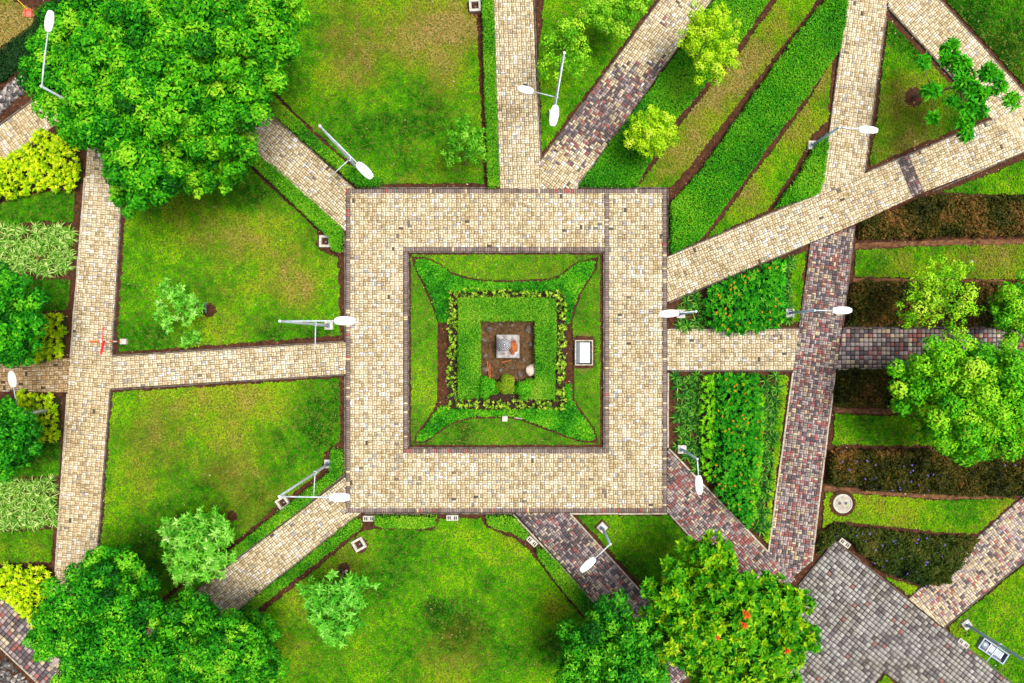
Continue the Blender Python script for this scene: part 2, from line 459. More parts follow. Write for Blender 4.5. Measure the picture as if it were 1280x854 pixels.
MIXD = pal_mix(0.10, 0.12, 0.42); MIXR = pal_mix(0.26, 0.14, 0.22); MIXS = pal_mix(0.16, 0.13, 0.42); MIXL0 = pal_mix(0.08, 0.5, 0.12); MIXL = lambda x, y, r: MIXL0(x, y, r)*1.2
BRD = pal_border
sq = path('square_path', 'broad cream paved square walk with grey brick borders round the central garden', [
  ([(437.5, 241.5), (755.5, 241.5), (755.5, 309), (437.5, 309)], 0, 'basket', pal_cream),
  ([(761, 241.5), (828, 241.5), (828, 635.5), (761, 635.5)], 0, 'basket', pal_cream),
  ([(437.5, 309), (504, 309), (504, 635.5), (437.5, 635.5)], 0, 'basket', pal_cream, (437.5, 241.5)),
  ([(504, 566.5), (761, 566.5), (761, 635.5), (504, 635.5)], 0, 'basket', pal_cream, (437.5, 241.5)),
  ([(432, 236), (834, 236), (834, 241.5), (432, 241.5)], 0, 'soldier', BRD, (432, 241.5)),
  ([(432, 635.5), (834, 635.5), (834, 641), (432, 641)], 0, 'soldier', BRD, (432, 641)),
  ([(432, 241.5), (437.5, 241.5), (437.5, 635.5), (432, 635.5)], math.pi/2, 'soldier', BRD, (437.5, 635.5)),
  ([(828, 241.5), (834, 241.5), (834, 635.5), (828, 635.5)], math.pi/2, 'soldier', BRD, (833.5, 635.5)),
  ([(504, 309), (755.5, 309), (755.5, 314.6), (504, 314.6)], 0, 'soldier', BRD, (504, 314.6)),
  ([(504, 561), (761, 561), (761, 566.5), (504, 566.5)], 0, 'soldier', BRD, (504, 566.5)),
  ([(504, 314.6), (509.6, 314.6), (509.6, 561), (504, 561)], math.pi/2, 'soldier', BRD, (509.6, 561)),
  ([(755.5, 241.5), (761, 241.5), (761, 561), (755.5, 561)], math.pi/2, 'soldier', BRD, (761, 561)),
 ], 'joint', [([(511, 315.6), (754, 315.6)], 'kerb_dark', 0.06), ([(754.6, 317), (754.6, 560)], 'kerb_dark', 0.06), ([(511, 560), (754, 560)], 'kerb_dark', 0.06),
   ([(510.6, 317), (510.6, 559)], 'kerb_dark', 0.06), ([(450, 235), (620, 235)], 'kerb_dark', 0.06), ([(724, 235), (833, 235)], 'kerb_dark', 0.06), ([(835, 237), (835, 318)], 'kerb_dark', 0.06),
   ([(835, 466), (835, 560)], 'kerb', 0.075), ([(712, 642.2), (834, 642.2)], 'kerb', 0.075), ([(456, 642), (640, 642)], 'kerb_dark', 0.06),
   ([(431, 295), (431, 426)], 'kerb_dark', 0.06), ([(431, 470), (431, 590)], 'kerb_dark', 0.06)])
path('north_path', 'straight cream path between the long clipped hedge and the leafy triangle lawn', [
  ([(613, -110), (661, -110), (677, 236), (625, 236)], ang((613, -110), (625, 236)), 'basket', pal_cream)], 'joint',
  [([(615, -60), (624, 234)], 'kerb_dark', 0.05), ([(665, -60), (676.5, 198)], 'kerb_dark', 0.06)])
def pal_ne(x, y, r):
    py = CY-y/S; px = CX+x/S
    k = 1-min(1, abs(py-138)/78.0); k = k*1.5+0.5*(vnoise(np.array([x]), np.array([y]), 0.9, 21)[0]-0.5)
    return MIXS(x, y, r) if r.random() < k else pal_cream(x, y, r)
a = ang((676, 200), (825, 0))
path('northeast_path', 'diagonal cream path with a dark reddish block patch beside the yellow-green tree', [
  ([(907, -110), (968, -110), (722, 236), (677, 236), (676, 200)], a, 'basket', pal_ne, (677, 236))], 'joint',
  [([(857, -43), (677, 199)], 'kerb_dark', 0.05), ([(922, -45), (723, 234)], 'kerb_dark', 0.05)])
path('cross_path', 'cream path running down past the triangular lawn with the lone round planting hole', [
  ([(1069, -60), (1118, -60), (1080, 218), (1025, 241)], ang((1060, 0), (1030, 214)), 'basket', pal_cream)], 'joint',
  [([(1108, 20), (1081, 215)], 'kerb_dark', 0.06), ([(1050, 62), (1030, 214)], 'kerb_dark', 0.05)])
a = ang((1110, 8), (1239, 148))
path('corner_path', 'cream path slanting down the corner behind the sparse whorled-leaf tree', [
  ([(1110, 9), (1116, -60), (1120, -60), (1175, 0), (1410, 258), (1360, 240), (1239, 148)], a, 'basket', pal_cream)], 'joint',
  [([(1110, 10), (1235, 146)], 'kerb_dark', 0.06), ([(1145, -33), (1340, 181)], 'kerb_dark', 0.06)])
a = ang((834, 378), (1070, 280))
band = pal_mix(0.06, 0.02, 0.6)
path('east_diagonal_path', 'long cream diagonal path crossed by one dark block band', [
  ([(834, 321), (1121, 200.3), (1140, 247), (1070, 280), (834, 378)], a, 'basket', pal_cream, (834, 378)),
  ([(1121, 200.3), (1136, 193.8), (1155, 240), (1140, 247)], a, 'basket', band, (834, 378)),
  ([(1136, 193.8), (1239, 150), (1320, 115), (1345, 163), (1228, 212), (1155, 240)], a, 'basket', pal_cream, (834, 378))], 'joint',
  [([(1084, 215), (1238, 150)], 'kerb_dark', 0.06), ([(1340, 164), (1228, 213), (1165, 240)], 'kerb_dark', 0.06), ([(840, 318), (1020, 243)], 'kerb_dark', 0.06), ([(836, 378.5), (1008, 306)], 'kerb_dark', 0.06)])
path('red_mixed_path', 'mixed red, grey and cream block path running down beside the dark flower beds', [
  ([(1013.5, 304), (1069, 281.5), (1014, 702), (989, 724), (960, 690)], ang((1014, 304), (962, 690)), 'basket', pal_mix(0.2, 0.14, 0.24))], 'joint_dark',
  [([(1044, 466), (1014.5, 702)], 'kerb', 0.075), ([(991, 466), (960.5, 690)], 'kerb', 0.075), ([(1068, 286), (1054, 408)], 'kerb_dark', 0.05), ([(1013, 306), (1000.5, 409)], 'kerb_dark', 0.05)])
path('east_path', 'short cream path between the two orange-flowered beds', [
  ([(834, 411.5), (1000, 411.5), (992.5, 462.5), (834, 463)], 0, 'basket', pal_cream)], 'joint',
  [([(838, 410.3), (999, 410.3)], 'kerb_dark', 0.05), ([(838, 464), (990, 463.6)], 'kerb_dark', 0.05)])
path('square_block_path', 'dark square-block path with scattered red blocks under the lime trees', [
  ([(1054, 410), (1410, 410), (1410, 453), (1046.5, 461)], 0, 'square', pal_mix(0.13, 0.12, 0.33))], 'joint_dark',
  [([(1056, 409), (1340, 409)], 'kerb_dark', 0.05), ([(1048, 462), (1340, 456)], 'kerb', 0.05)])
a = ang((834, 562), (960, 692))
path('red_diagonal_path', 'reddish mixed block path leading diagonally off the square corner', [
  ([(834, 562), (994, 724), (950, 765), (834, 641)], a, 'basket', MIXR)], 'joint_dark',
  [([(836, 561), (960, 690)], 'kerb', 0.085), ([(838, 644), (920, 733)], 'kerb', 0.06)])
ua = ang((1044, 677), (1178, 785))
def uv(u, v): return (1044+u*0.778-v*0.628, 677+u*0.628+v*0.778)
path('grey_plaza', 'grey square-block plaza beside the purple-flowered bed', [
  ([uv(0, 0), uv(420, 0), uv(420, 89), uv(0, 89)], ua, 'square', pal_grey, uv(0, 0)),
  ([uv(0, 89), uv(150, 89), uv(150, 330), uv(0, 330)], ua, 'square', pal_grey, uv(0, 0))], 'joint_dark',
  [([uv(0, -1), uv(118, -1)], 'kerb_dark', 0.05), ([uv(172, -1), uv(330, -1)], 'kerb_dark', 0.06), ([uv(-1, 2), uv(-1, 72)], 'kerb_dark', 0.05)])
a = ang((1178, 785), (1280, 700))
path('pale_mixed_path', 'pale cream and grey mixed path rising from the grey plaza', [
  ([(1141, 745), (1258, 640), (1410, 504), (1410, 590), (1280, 700), (1184, 780)], a, 'basket', MIXL),
  ([(1136, 749), (1141, 745), (1184, 780), (1179, 784.5)], a, 'basket', pal_cream)], 'joint_dark',
  [([(1178.5, 786), (1280, 701), (1340, 650)], 'kerb_dark', 0.06), ([(1137, 747), (1150, 735)], 'kerb_dark', 0.05)])
a = ang((712, 641), (806, 745))
path('dark_diagonal_path', 'dark charcoal block path leading diagonally from the square to the trees', [
  ([(642, 641.5), (711.5, 641.5), (806, 745), (885, 832), (840, 860), (757, 767)], a, 'basket', MIXD)], 'joint_dark',
  [([(641.5, 643), (833, 852)], 'kerb', 0.07), ([(712.5, 642), (885, 832)], 'kerb', 0.07)])
a = ang((320, 745), (452, 641))
path('southwest_path', 'cream diagonal path between two clipped hedges and young mint-green trees', [
  ([(432, 593.5), (432, 656.5), (250, 800), (130, 880), (100, 850), (240, 743)], a, 'basket', pal_cream),
  ([(432, 641.3), (451.5, 641.3), (432, 656.5)], a, 'basket', pal_cream)], 'joint',
  [([(431, 593), (240, 742)], 'kerb_dark', 0.05), ([(451, 643), (280, 779)], 'kerb_dark', 0.05)])
a = ang((320, 192), (432, 289))
path('northwest_path', 'cream diagonal path between two clipped hedges under the big tree', [
  ([(432, 226), (432, 289.5), (320, 192), (200, 88), (230, 44)], a, 'basket', pal_cream),
  ([(432, 226), (443, 235.7), (432, 235.7)], a, 'basket', pal_cream)], 'joint',
  [([(345, 147), (442, 235)], 'kerb_dark', 0.05), ([(318, 191), (431, 290)], 'kerb_dark', 0.05)])
a = ang((139, 446), (432, 428))
path('west_path', 'cream cross path between the two square western lawns', [
  ([(139.5, 446), (432, 428), (432, 467.5), (137, 486)], a, 'basket', pal_cream)], 'joint',
  [([(141, 444.5), (430, 426.7)], 'kerb_dark', 0.06), ([(138, 487.3), (430, 468.8)], 'kerb_dark', 0.06)])
def pal_wall(x, y, r): return pal_cream(x, y, r)*np.array([0.97, 0.94, 0.88])
path('western_path', 'long cream path between the striped garden beds and the western lawns', [
  ([(115, 112), (160, 112), (138.2, 465), (86, 465)], ang((158, 140), (138, 465)), 'basket', pal_cream),
  ([(86, 465), (138.2, 465), (110, 840), (61, 840)], ang((138, 465), (116, 760)), 'basket', pal_wall)], 'joint',
  [([(158, 150), (140.2, 443)], 'kerb_dark', 0.07), ([(137.6, 488), (121, 700)], 'kerb_dark', 0.07), ([(106, 222), (88, 446)], 'kerb', 0.05), ([(84, 492), (69, 715)], 'kerb', 0.05)])
def pal_tan(x, y, r): return pal_cream(x, y, r, 0.06)*np.array([0.72, 0.60, 0.47])
path('tan_stub_path', 'weathered tan stub path between yellow shrubs and the left trees', [
  ([(87, 448), (84, 490.5), (-110, 488), (-110, 458)], 0.03, 'basket', pal_tan)], 'joint_dark')
a = ang((0, 204), (52, 165))
path('corner_cream_path', 'cream path slipping under the big tree beside the rubble strip', [
  ([(-110, 240), (-110, 290), (116, 120), (150, 92), (140, 52)], a, 'basket', pal_wall)], 'joint',
  [([(-60, 201), (60, 111)], 'kerb_dark', 0.07)])
a = ang((0, 742), (53, 790))
path('dark_corner_path', 'dark square-block path with red blocks under the dense round tree', [
  ([(-110, 642), (0, 742), (53, 790), (150, 880), (110, 915), (0, 807), (-110, 700)], a, 'square', pal_mix(0.15, 0.14, 0.4))], 'joint_dark',
  [([(-60, 685), (0, 740), (53, 788), (110, 841)], 'kerb', 0.075), ([(-60, 751), (0, 809), (60, 866)], 'kerb', 0.06)])

# ------------------------------------------------------------------ lawns
LUSH = [(18, 84, 2), (46, 130, 2), (80, 164, 3), (120, 188, 6), (162, 204, 20)]
DRYC = [(116, 132, 10), (150, 142, 22), (176, 144, 48), (198, 160, 84), (220, 188, 122)]
EXCL = [(1053, 629.5, 16.5), (1143, 121.5, 12.5), (407, 302, 9), (406, 304, 11), (354, 628, 10), (449, 680, 9), (450, 682, 10), (594, 8, 11), (430, 711, 8), (290, 645, 7), (261, 388, 9), (752.5, 659, 9), (1207, 780, 7), (411.5, 407, 6.5), (411, 580, 8), (730, 429, 14), (730, 441, 14), (730, 452, 14), (1229, 804, 8), (1239, 812, 8), (1249, 820, 8), (36, 17, 5)]
DRY = [(545, 35, 50, .6), (505, 55, 45, .45), (420, 45, 60, .35), (560, 90, 28, .5), (470, 110, 60, .25), (600, 40, 20, .5),
       (370, 290, 55, .45), (300, 330, 60, .3), (240, 260, 50, .3), (390, 360, 40, .3), (280, 390, 40, .3), (395, 235, 30, .2),
       (235, 555, 55, .45), (190, 520, 45, .3), (300, 500, 35, .35), (175, 610, 40, .3), (300, 600, 40, .15), (220, 660, 30, .2),
       (635, 690, 30, .5), (370, 800, 60, .35), (560, 820, 45, .3), (430, 700, 40, .35), (690, 765, 25, .6), (600, 780, 30, .15), (345, 740, 40, .3),
       (890, 120, 45, .7), (940, 60, 40, .6), (850, 195, 40, .6), (980, 20, 25, .6), (990, 160, 40, .55), (930, 260, 45, .6), (1020, 100, 20, .6),
       (1110, 120, 30, .35), (1130, 185, 40, .5), (1150, 100, 40, .35), (1210, 40, 60, .1), (1270, 60, 30, .1), (1200, 325, 30, .4), (1240, 320, 30, .4), (1120, 320, 40, .25),
       (1150, 640, 60, .15), (1260, 740, 40, .15), (835, 690, 16, .4), (20, 40, 30, .8), (10, 55, 22, .6), (45, 265, 40, .15),
       (570, 340, 40, .12), (700, 335, 30, .25), (630, 545, 30, .2)]
DARK = [(530, 125, 28, .5), (395, 40, 40, .35), (360, 100, 25, .4), (275, 585, 22, .6), (545, 760, 14, .8), (575, 775, 20, .4), (620, 740, 30, .2), (395, 490, 30, .4), (180, 720, 40, .4),  # darker grass; spots beside tree crowns put their ambient shade into the colour
        (500, 700, 30, .25), (590, 790, 60, .2), (1250, 70, 40, .35), (760, 720, 40, .3)]
def gauss(px, py, spots):
    v = np.zeros(len(px))
    for (x, y, r, a) in spots: v += a*np.exp(-((px-x)**2+(py-y)**2)/(2*(r*0.75)**2))
    return v
GRASS_N = [0]
def lawn(label, poly_px, lush=0.46, dry=0.02, bl=0.11, dens=520, amp=0.7):
    P = W(rough(poly_px, 5, amp, int(poly_px[0][0]) % 97))
    o = tag(flat_poly('lawn', P, M['thatch'], -0.075+0.002, None, 0.045), label, 'lawn', kind='structure')
    n = int(abs(area(P))*dens); p = scatter(P, n)
    px, py = CX+p[:, 0]/S, CY-p[:, 1]/S
    ok = np.ones(n, bool)
    for (ex, ey, er) in EXCL: ok &= (px-ex)**2+(py-ey)**2 > (er*(0.92+0.16*RNG.random(n)))**2
    p, px, py = p[ok], px[ok], py[ok]; n = len(p)
    d = dry+gauss(px, py, DRY)*1.3+(fbm(p[:, 0], p[:, 1], 2.6, 31)-0.5)*1.3+(vnoise(p[:, 0], p[:, 1], 0.35, 41)-0.5)*0.4
    dk = gauss(px, py, DARK)
    t = lush+(fbm(p[:, 0], p[:, 1], 2.4, 51)-0.5)*1.1+(vnoise(p[:, 0], p[:, 1], 0.22, 61)-0.5)*0.4+RNG.normal(0, 0.11, n)-dk*0.9
    wd = np.clip((d-0.16)*0.95+RNG.normal(0, .12, n), 0, 0.92)[:, None]
    t = t+np.clip(d-0.1, 0, .5)*0.45
    col = grad(DRYC, np.clip(d*.75, 0, .85)+RNG.normal(0, .18, n), 0.5)*wd+grad(LUSH, t, 0.69)*(1-wd)
    nn = unit(np.column_stack([RNG.normal(0, .42, (n, 2)), np.ones(n)])); dd = perp(nn)
    lv = Leaves(); L = bl*(0.6+0.8*RNG.random(n))
    lv.add(np.column_stack([p+RNG.normal(0, .015, p.shape), -0.03+0.035*RNG.random(n)+0.01]), dd, nn, L, L*0.42, col)
    g = link('grass', lv.mesh('grass', M['grass']), o); g['kind'] = 'stuff'; GRASS_N[0] += n
    return o
lawn('big lawn with brown worn patches between the twin-crowned tree and the straight cream path',
     [(200, -100), (592, -100), (595, 0), (597, 60), (601, 140), (605, 229), (482, 229), (466, 214), (430, 196), (385, 156), (346, 117), (300, 76)])
lawn('olive square lawn with the staked pale young tree', [(158, 255), (168, 190), (290, 190), (322, 219), (395, 287), (399, 313), (422, 322), (425, 419), (320, 427), (150, 440), (147, 425)], 0.48, 0.1)
lawn('square lawn below the cream cross path with a dark grass spot', [(141, 491), (424, 473), (425, 552), (405, 566), (400, 590), (345, 633), (318, 657), (262, 700), (205, 745), (170, 790), (116, 790), (130, 640)])
lawn('large lawn below the paved square with the rounded mint-green young tree', [(453, 664), (470, 661), (540, 664), (550, 648), (601, 648), (608, 660), (640, 672), (663, 691), (713, 755), (735, 780), (780, 965), (180, 965), (240, 850), (275, 805), (320, 772), (395, 712)])
lawn('small dark green lawn wedge with a short lamp base by the square', [(722, 645), (836, 645), (870, 683), (910, 725), (900, 790), (850, 785), (813, 742)], 0.33, 0.0)
lawn('bright triangle lawn under lime-green leaves beside the straight cream path', [(673, 62), (677.5, 190), (822, -4), (895, -100), (700, -100), (680, 0), (677, 40)], 0.42, -0.1)
lawn('tan patchy lawn strip between two bright clipped ground-cover strips', [(798, 234), (814, 213), (850, 156), (928, 62), (972, 0), (1030, -100), (1075, -100), (1021, 0), (997, 33), (924, 127), (857, 214), (838, 234)], 0.48, 0.08)
lawn('tan patchy lawn sliver beside the wide bright ground-cover strip', [(1040, 76), (1034, 152), (1013, 171), (994, 210), (971, 245), (960, 262), (886, 297), (947, 213), (968, 185), (1010, 128)], 0.46, 0.1)
lawn('triangular lawn around the round brown planting hole', [(1111, 26), (1166, 82), (1226, 148), (1088, 207), (1098, 140)], 0.4, 0.15)
lawn('plain green lawn in the corner beyond the slanting cream path', [(1100, -100), (1183, 0), (1340, 170), (1410, 248), (1410, -100)], 0.3, 0.02)
lawn('bright lawn sliver above the dark ground-cover bed', [(1178, 240), (1236, 219), (1280, 200), (1410, 142), (1410, 246), (1240, 243)], 0.55, 0.0)
lawn('bright patchy lawn band between two dark ground-cover beds', [(1070, 313), (1150, 308), (1410, 303), (1410, 351), (1069, 346)], 0.55, 0.22)
lawn('bright lawn band under the big lime-green tree', [(1044, 518), (1130, 521), (1410, 523), (1410, 560), (1200, 558), (1041, 556)], 0.6, 0.0)
lawn('bright lawn around the round white manhole cover', [(1032, 616), (1115, 621), (1180, 626), (1262, 624), (1270, 625), (1220, 667), (1175, 665), (1085, 655), (1043, 651), (1028, 660)], 0.58, 0.12)
lawn('tiny lawn corner between the purple-flowered bed and grey plaza', [(1106, 722), (1148, 733), (1137, 744)], 0.6, 0)
lawn('bright lawn with the boxed floodlight beside the grey plaza', [(1410, 596), (1280, 707), (1186, 784), (1192, 796), (1270, 859), (1410, 970)], 0.58, 0.05)
lawn('tiny green wedge in the fork of the grey plaza', [uv(153, 92), uv(230, 92), uv(153, 170)], 0.5, 0.3)
lawn('dry lawn corner beyond the dark ivy strip', [(-110, -100), (12, -100), (16, 2), (34, 8), (44, 14), (38, 32), (0, 58), (-110, 110)], 0.4, 0.6)
lawn('arched lawn piece between yellow shrubs and striped spider plants', [(-110, 262), (0, 256), (25, 246), (50, 240), (93, 239), (91, 277), (60, 276), (0, 281), (-110, 281)], 0.45, 0.1)
lawn('shaded small lawn between spider plants and yellow shrubs', [(-60, 350), (87, 350), (85, 387), (40, 390), (-60, 390)], 0.3, 0.1)
lawn('small lawn below the yellow shrubs by the leaning left lamp', [(-60, 556), (38, 555), (75, 553), (73, 594), (0, 598), (-60, 598)], 0.3, 0.0)
lawn('small lawn between striped spider plants and the lowest yellow shrubs', [(-60, 666), (0, 666), (66, 662), (63, 702), (0, 704), (-60, 704)], 0.4, 0.08)
TOP = [(531, 321), (550, 329), (564, 340), (588, 347), (604, 349.5), (640, 350.5), (682, 348.5), (698, 344), (713, 332), (724, 326), (738, 323)]
RIGHT = [(746.5, 330), (746, 338), (736, 352), (726, 369), (720, 385), (716, 404), (718, 480), (718, 498), (726, 512), (736, 525), (744, 536), (746.5, 546)]
BOT = [(738, 554), (722, 552.5), (707, 547), (685, 538.5), (666, 531.5), (652, 526), (631, 523), (594, 523.5), (576, 527), (563, 532), (546, 543), (532, 554)]
LEFT = [(518, 552), (519, 544), (530, 529), (542.5, 511), (546.5, 500), (546.5, 440), (547, 404), (538, 379), (526, 352), (517, 334)]
lawn('lawn panel along the top of the central garden', [(514, 318.5), (750, 318.5), (748, 321)]+TOP[::-1]+[(516, 321)], 0.5, -0.14, 0.08, 620, 0.3)
lawn('lawn panel beside the boxed light in the central garden', [(750, 320), (750, 555), (748, 553)]+RIGHT[::-1]+[(748, 322)], 0.5, -0.14, 0.08, 620, 0.3)
lawn('lawn panel along the bottom of the central garden with a white stake', [(750, 556), (514, 556), (516, 554)]+BOT[::-1]+[(748, 554)], 0.5, -0.14, 0.08, 620, 0.3)
lawn('lawn panel beside the bare soil strip in the central garden', [(514, 556), (514, 319), (516, 330)]+LEFT[::-1]+[(515.5, 553)], 0.5, -0.14, 0.08, 620, 0.3)

# ------------------------------------------------------------------ hedges and ground cover
HEDGE = [(20, 92, 4), (48, 138, 6), (82, 172, 10), (124, 200, 20), (170, 216, 46)]
BRIGHT = [(18, 100, 2), (40, 146, 4), (72, 182, 6), (112, 206, 14), (156, 222, 36)]
IVY = [(10, 40, 10), (22, 66, 20), (36, 84, 30), (60, 104, 44)]
BRONZE = [(18, 26, 4), (42, 50, 8), (66, 70, 14), (98, 78, 30), (146, 98, 54)]
LIME = [(58, 140, 8), (100, 178, 10), (146, 208, 16), (182, 226, 40), (206, 236, 90)]
def hedge(label, poly_px, h=0.52, cols=HEDGE, dens=1500, L=0.075, Wd=0.045, group='clipped hedges', k=0.54):
    P = grow(W(rough(poly_px, 5, 0.35, int(poly_px[0][1]) % 91)), 0.045)
    o = tag(link('hedge', core_mesh('twig_shade_core', P, h*0.72)), label, 'hedge', group)
    lv = Leaves(); mass_leaves(lv, P, h, dens, L, Wd, cols, 0.05, 0.12, 0.5, 0.5, 0.25, k, 0.02, 1.2, 0.45)
    link('foliage', lv.mesh('foliage', M['leaf']), o)
    return o
hedge('long straight clipped hedge beside the straight cream path', [(601, -100), (613, -100), (616, 0), (618, 60), (623, 234), (611, 235), (607, 120), (604, 0)])
hedge('clipped hedge on the lamp side of the cream path under the big tree', [(330, 118), (345, 124), (390, 168), (436, 209), (470, 221), (480, 229), (476, 234), (448, 234), (420, 210), (345, 146), (320, 124)])
hedge('clipped hedge ending at the hollow white box by the square', [(300, 178), (318, 192), (350, 216), (425, 284), (430, 292), (429, 316), (417, 313), (413, 297), (330, 218), (316, 205), (296, 190)])
hedge('clipped hedge under the tall lamp beside the hollow white box', [(418, 560), (430, 562), (430, 591), (369, 640), (320, 677), (250, 732), (215, 760), (208, 752), (320, 664), (350, 640), (414, 590)])
hedge('clipped hedge slanting down from the slotted white block', [(447, 646), (453, 654), (450, 659), (385, 709), (320, 760), (285, 793), (276, 785), (320, 746), (385, 695)])
hedge('short clipped hedge between two slotted white blocks', [(470, 644), (545, 644), (545, 654), (535, 657), (482, 657), (471, 653)])
hedge('short clipped hedge curling to the dark diagonal path', [(609, 644), (641, 644), (660, 666), (655, 672), (640, 662), (622, 658), (610, 653)])
hedge('clipped hedge along the dark diagonal path below the slotted block', [(671, 683), (680, 685), (757, 769), (800, 816), (790, 826), (752, 782), (738, 775), (690, 717), (671, 690)])
o = hedge('clipped square hedge ring around the white monument', [(574, 374), (634, 373.5), (634, 400.5), (600, 401), (600, 470), (598, 497), (574, 497)], 0.62, [(20, 90, 6), (48, 140, 10), (84, 172, 16), (128, 196, 30), (170, 206, 60)], 1900, 0.07, 0.045)
o2 = hedge('ring half', [(634, 373.5), (690, 375), (694, 380), (692, 497), (650, 497), (648, 480), (669, 474), (669, 401), (634, 400.5)], 0.62, [(20, 90, 6), (48, 140, 10), (84, 172, 16), (128, 196, 30), (170, 206, 60)], 1900, 0.07, 0.045)
for c in list(o2.children): c.parent = o
o2.parent = o; o2.name = 'twig_shade_core'
for kx in ('label', 'category', 'group'): del o2[kx]
for c in list(o2.children): c.parent = o
def cover(name, label, cat, poly_px, h, cols, dens, L, Wd, core=0.5, edge=0.12, bamp=0.25, tilt=0.6, k=0.58, patch=2.0, contrast=0.5, bscale=0.7, amp=0.7):
    P = grow(W(rough(poly_px, 5, amp, int(poly_px[0][0]*3) % 89)), 0.04 if h > .3 else -0.02)
    lv = Leaves(); mass_leaves(lv, P, h, dens, L, Wd, cols, edge, bamp, bscale, tilt, 0.55, k, 0.02, patch, contrast)
    o = tag(link(name, lv.mesh(name, M['leaf'])), label, cat, kind='stuff')
    c = core_mesh('twig_shade_core', P, h*core)
    if c: link('twig_shade_core', c, o)
    return o
cover('ground_cover', 'bright clipped ground-cover strip beside the patched diagonal path', 'ground cover', [(894, 0), (847, 67), (724, 234), (794, 234), (805, 212), (844, 150), (919, 60), (957, 5), (1020, -100), (962, -100)], 0.42, BRIGHT, 1300, 0.085, 0.05, 0.7, 0.06, 0.14, 0.55, 0.47)
cover('ground_cover', 'widest bright clipped ground-cover strip reaching the square corner', 'ground cover', [(1074, -80), (1057, 0), (1047, 63), (1004, 124), (960, 181), (937, 215), (872, 301), (838, 317), (838, 256), (877, 213), (960, 94), (993, 48), (1030, 2), (1066, -80)], 0.45, BRIGHT, 1300, 0.085, 0.05, 0.7, 0.06, 0.14, 0.55, 0.47)
cover('ground_cover', 'small bright ground-cover wedge by the short lamp and cross path', 'ground cover', [(1032, 169), (1021, 178), (1001, 214), (966, 262), (1022, 242), (1029, 214)], 0.42, BRIGHT, 1300, 0.085, 0.05, 0.7, 0.06, 0.14, 0.55, 0.47)
cover('ground_cover', 'dark ivy strip beside the rubble channel', 'ground cover', [(-110, 125), (0, 62), (40, 34), (50, 14), (60, 8), (95, -40), (120, -40), (70, 60), (40, 78), (0, 106), (-110, 178)], 0.2, IVY, 900, 0.09, 0.06)
for lab, pl in (('dark bronze bed below the long cream diagonal path', [(1073, 281), (1160, 246), (1180, 245), (1240, 247), (1410, 247), (1410, 297), (1200, 294), (1130, 297), (1073, 299)]),
                ('dark bronze bed beside the red mixed path and square-block path', [(1066, 354), (1120, 353), (1410, 356), (1410, 407), (1056, 407)]),
                ('dark bronze bed directly below the square-block path', [(1046, 463), (1410, 457), (1410, 510), (1160, 511), (1043, 507)]),
                ('dark bronze bed with many purple flowers between two bright lawns', [(1037, 563), (1130, 562), (1410, 565), (1410, 606), (1255, 619), (1115, 613), (1033, 604)]),
                ('dark bronze bed with purple flowers at the plaza corner', [(1023, 665), (1043, 655), (1100, 662), (1173, 670), (1219, 672), (1180, 727), (1150, 730), (1105, 714), (1074, 690), (1064, 674), (1048, 666), (1040, 674), (1021, 692)])):
    o = cover('ground_cover', lab, 'ground cover', pl, 0.5, BRONZE if 'corner' not in lab else [(20, 36, 8), (36, 58, 12), (54, 76, 16), (74, 84, 24), (104, 90, 40)], 1100, 0.13, 0.065, 0.4, 0.12, 0.8, 0.8, 0.8, 1.2, 0.6, 0.4, 1.2)
    if 'purple' in lab:
        P = W(pl); P = P[:]; p = scatter(P, 60 if 'many' in lab else 45); p = p[(p[:, 0] < 20) | (RNG.random(len(p)) < .4)]; n = len(p)
        fl = Leaves()
        for q in range(5):
            a_ = q*1.2566+RNG.random(n)*0.3; d = np.column_stack([np.cos(a_), np.sin(a_), np.full(n, .1)]); r_ = (0.012+0.024*RNG.random(n)**2)[:, None]
            fl.add(np.column_stack([p, np.full(n, 0.44)])+d*r_, unit(d), np.tile([0, 0, 1.], (n, 1)), 2.2*r_[:, 0], 1.7*r_[:, 0], np.tile(lin((128, 100, 214))*0.55, (n, 1)))
        f = link('flowers', fl.mesh('flowers', M['petal']), o); f['kind'] = 'stuff'
        f['label'] = 'small purple flowers dotted over the bed'
for lab, pl in (('orange soil strip under the upper dark bed', [(1070, 304), (1130, 302), (1200, 299), (1410, 299), (1410, 303), (1150, 307), (1070, 311)]),
                ('orange soil strip under the second dark bed edge', [(1068, 347.5), (1410, 351.5), (1410, 355), (1067, 352)]),
                ('orange soil strip above the band lawn', [(1044, 509), (1160, 513), (1410, 512), (1410, 520), (1130, 519), (1044, 516)]),
                ('orange soil strip below the many-flowered bed', [(1031, 607), (1115, 616), (1255, 621), (1262, 623), (1180, 625), (1115, 620), (1031, 615)])):
    tag(flat_poly('soil_strip', W(rough(pl, 4, 0.6, 3)), M['orange_soil'], -0.068), lab, 'soil', kind='structure')
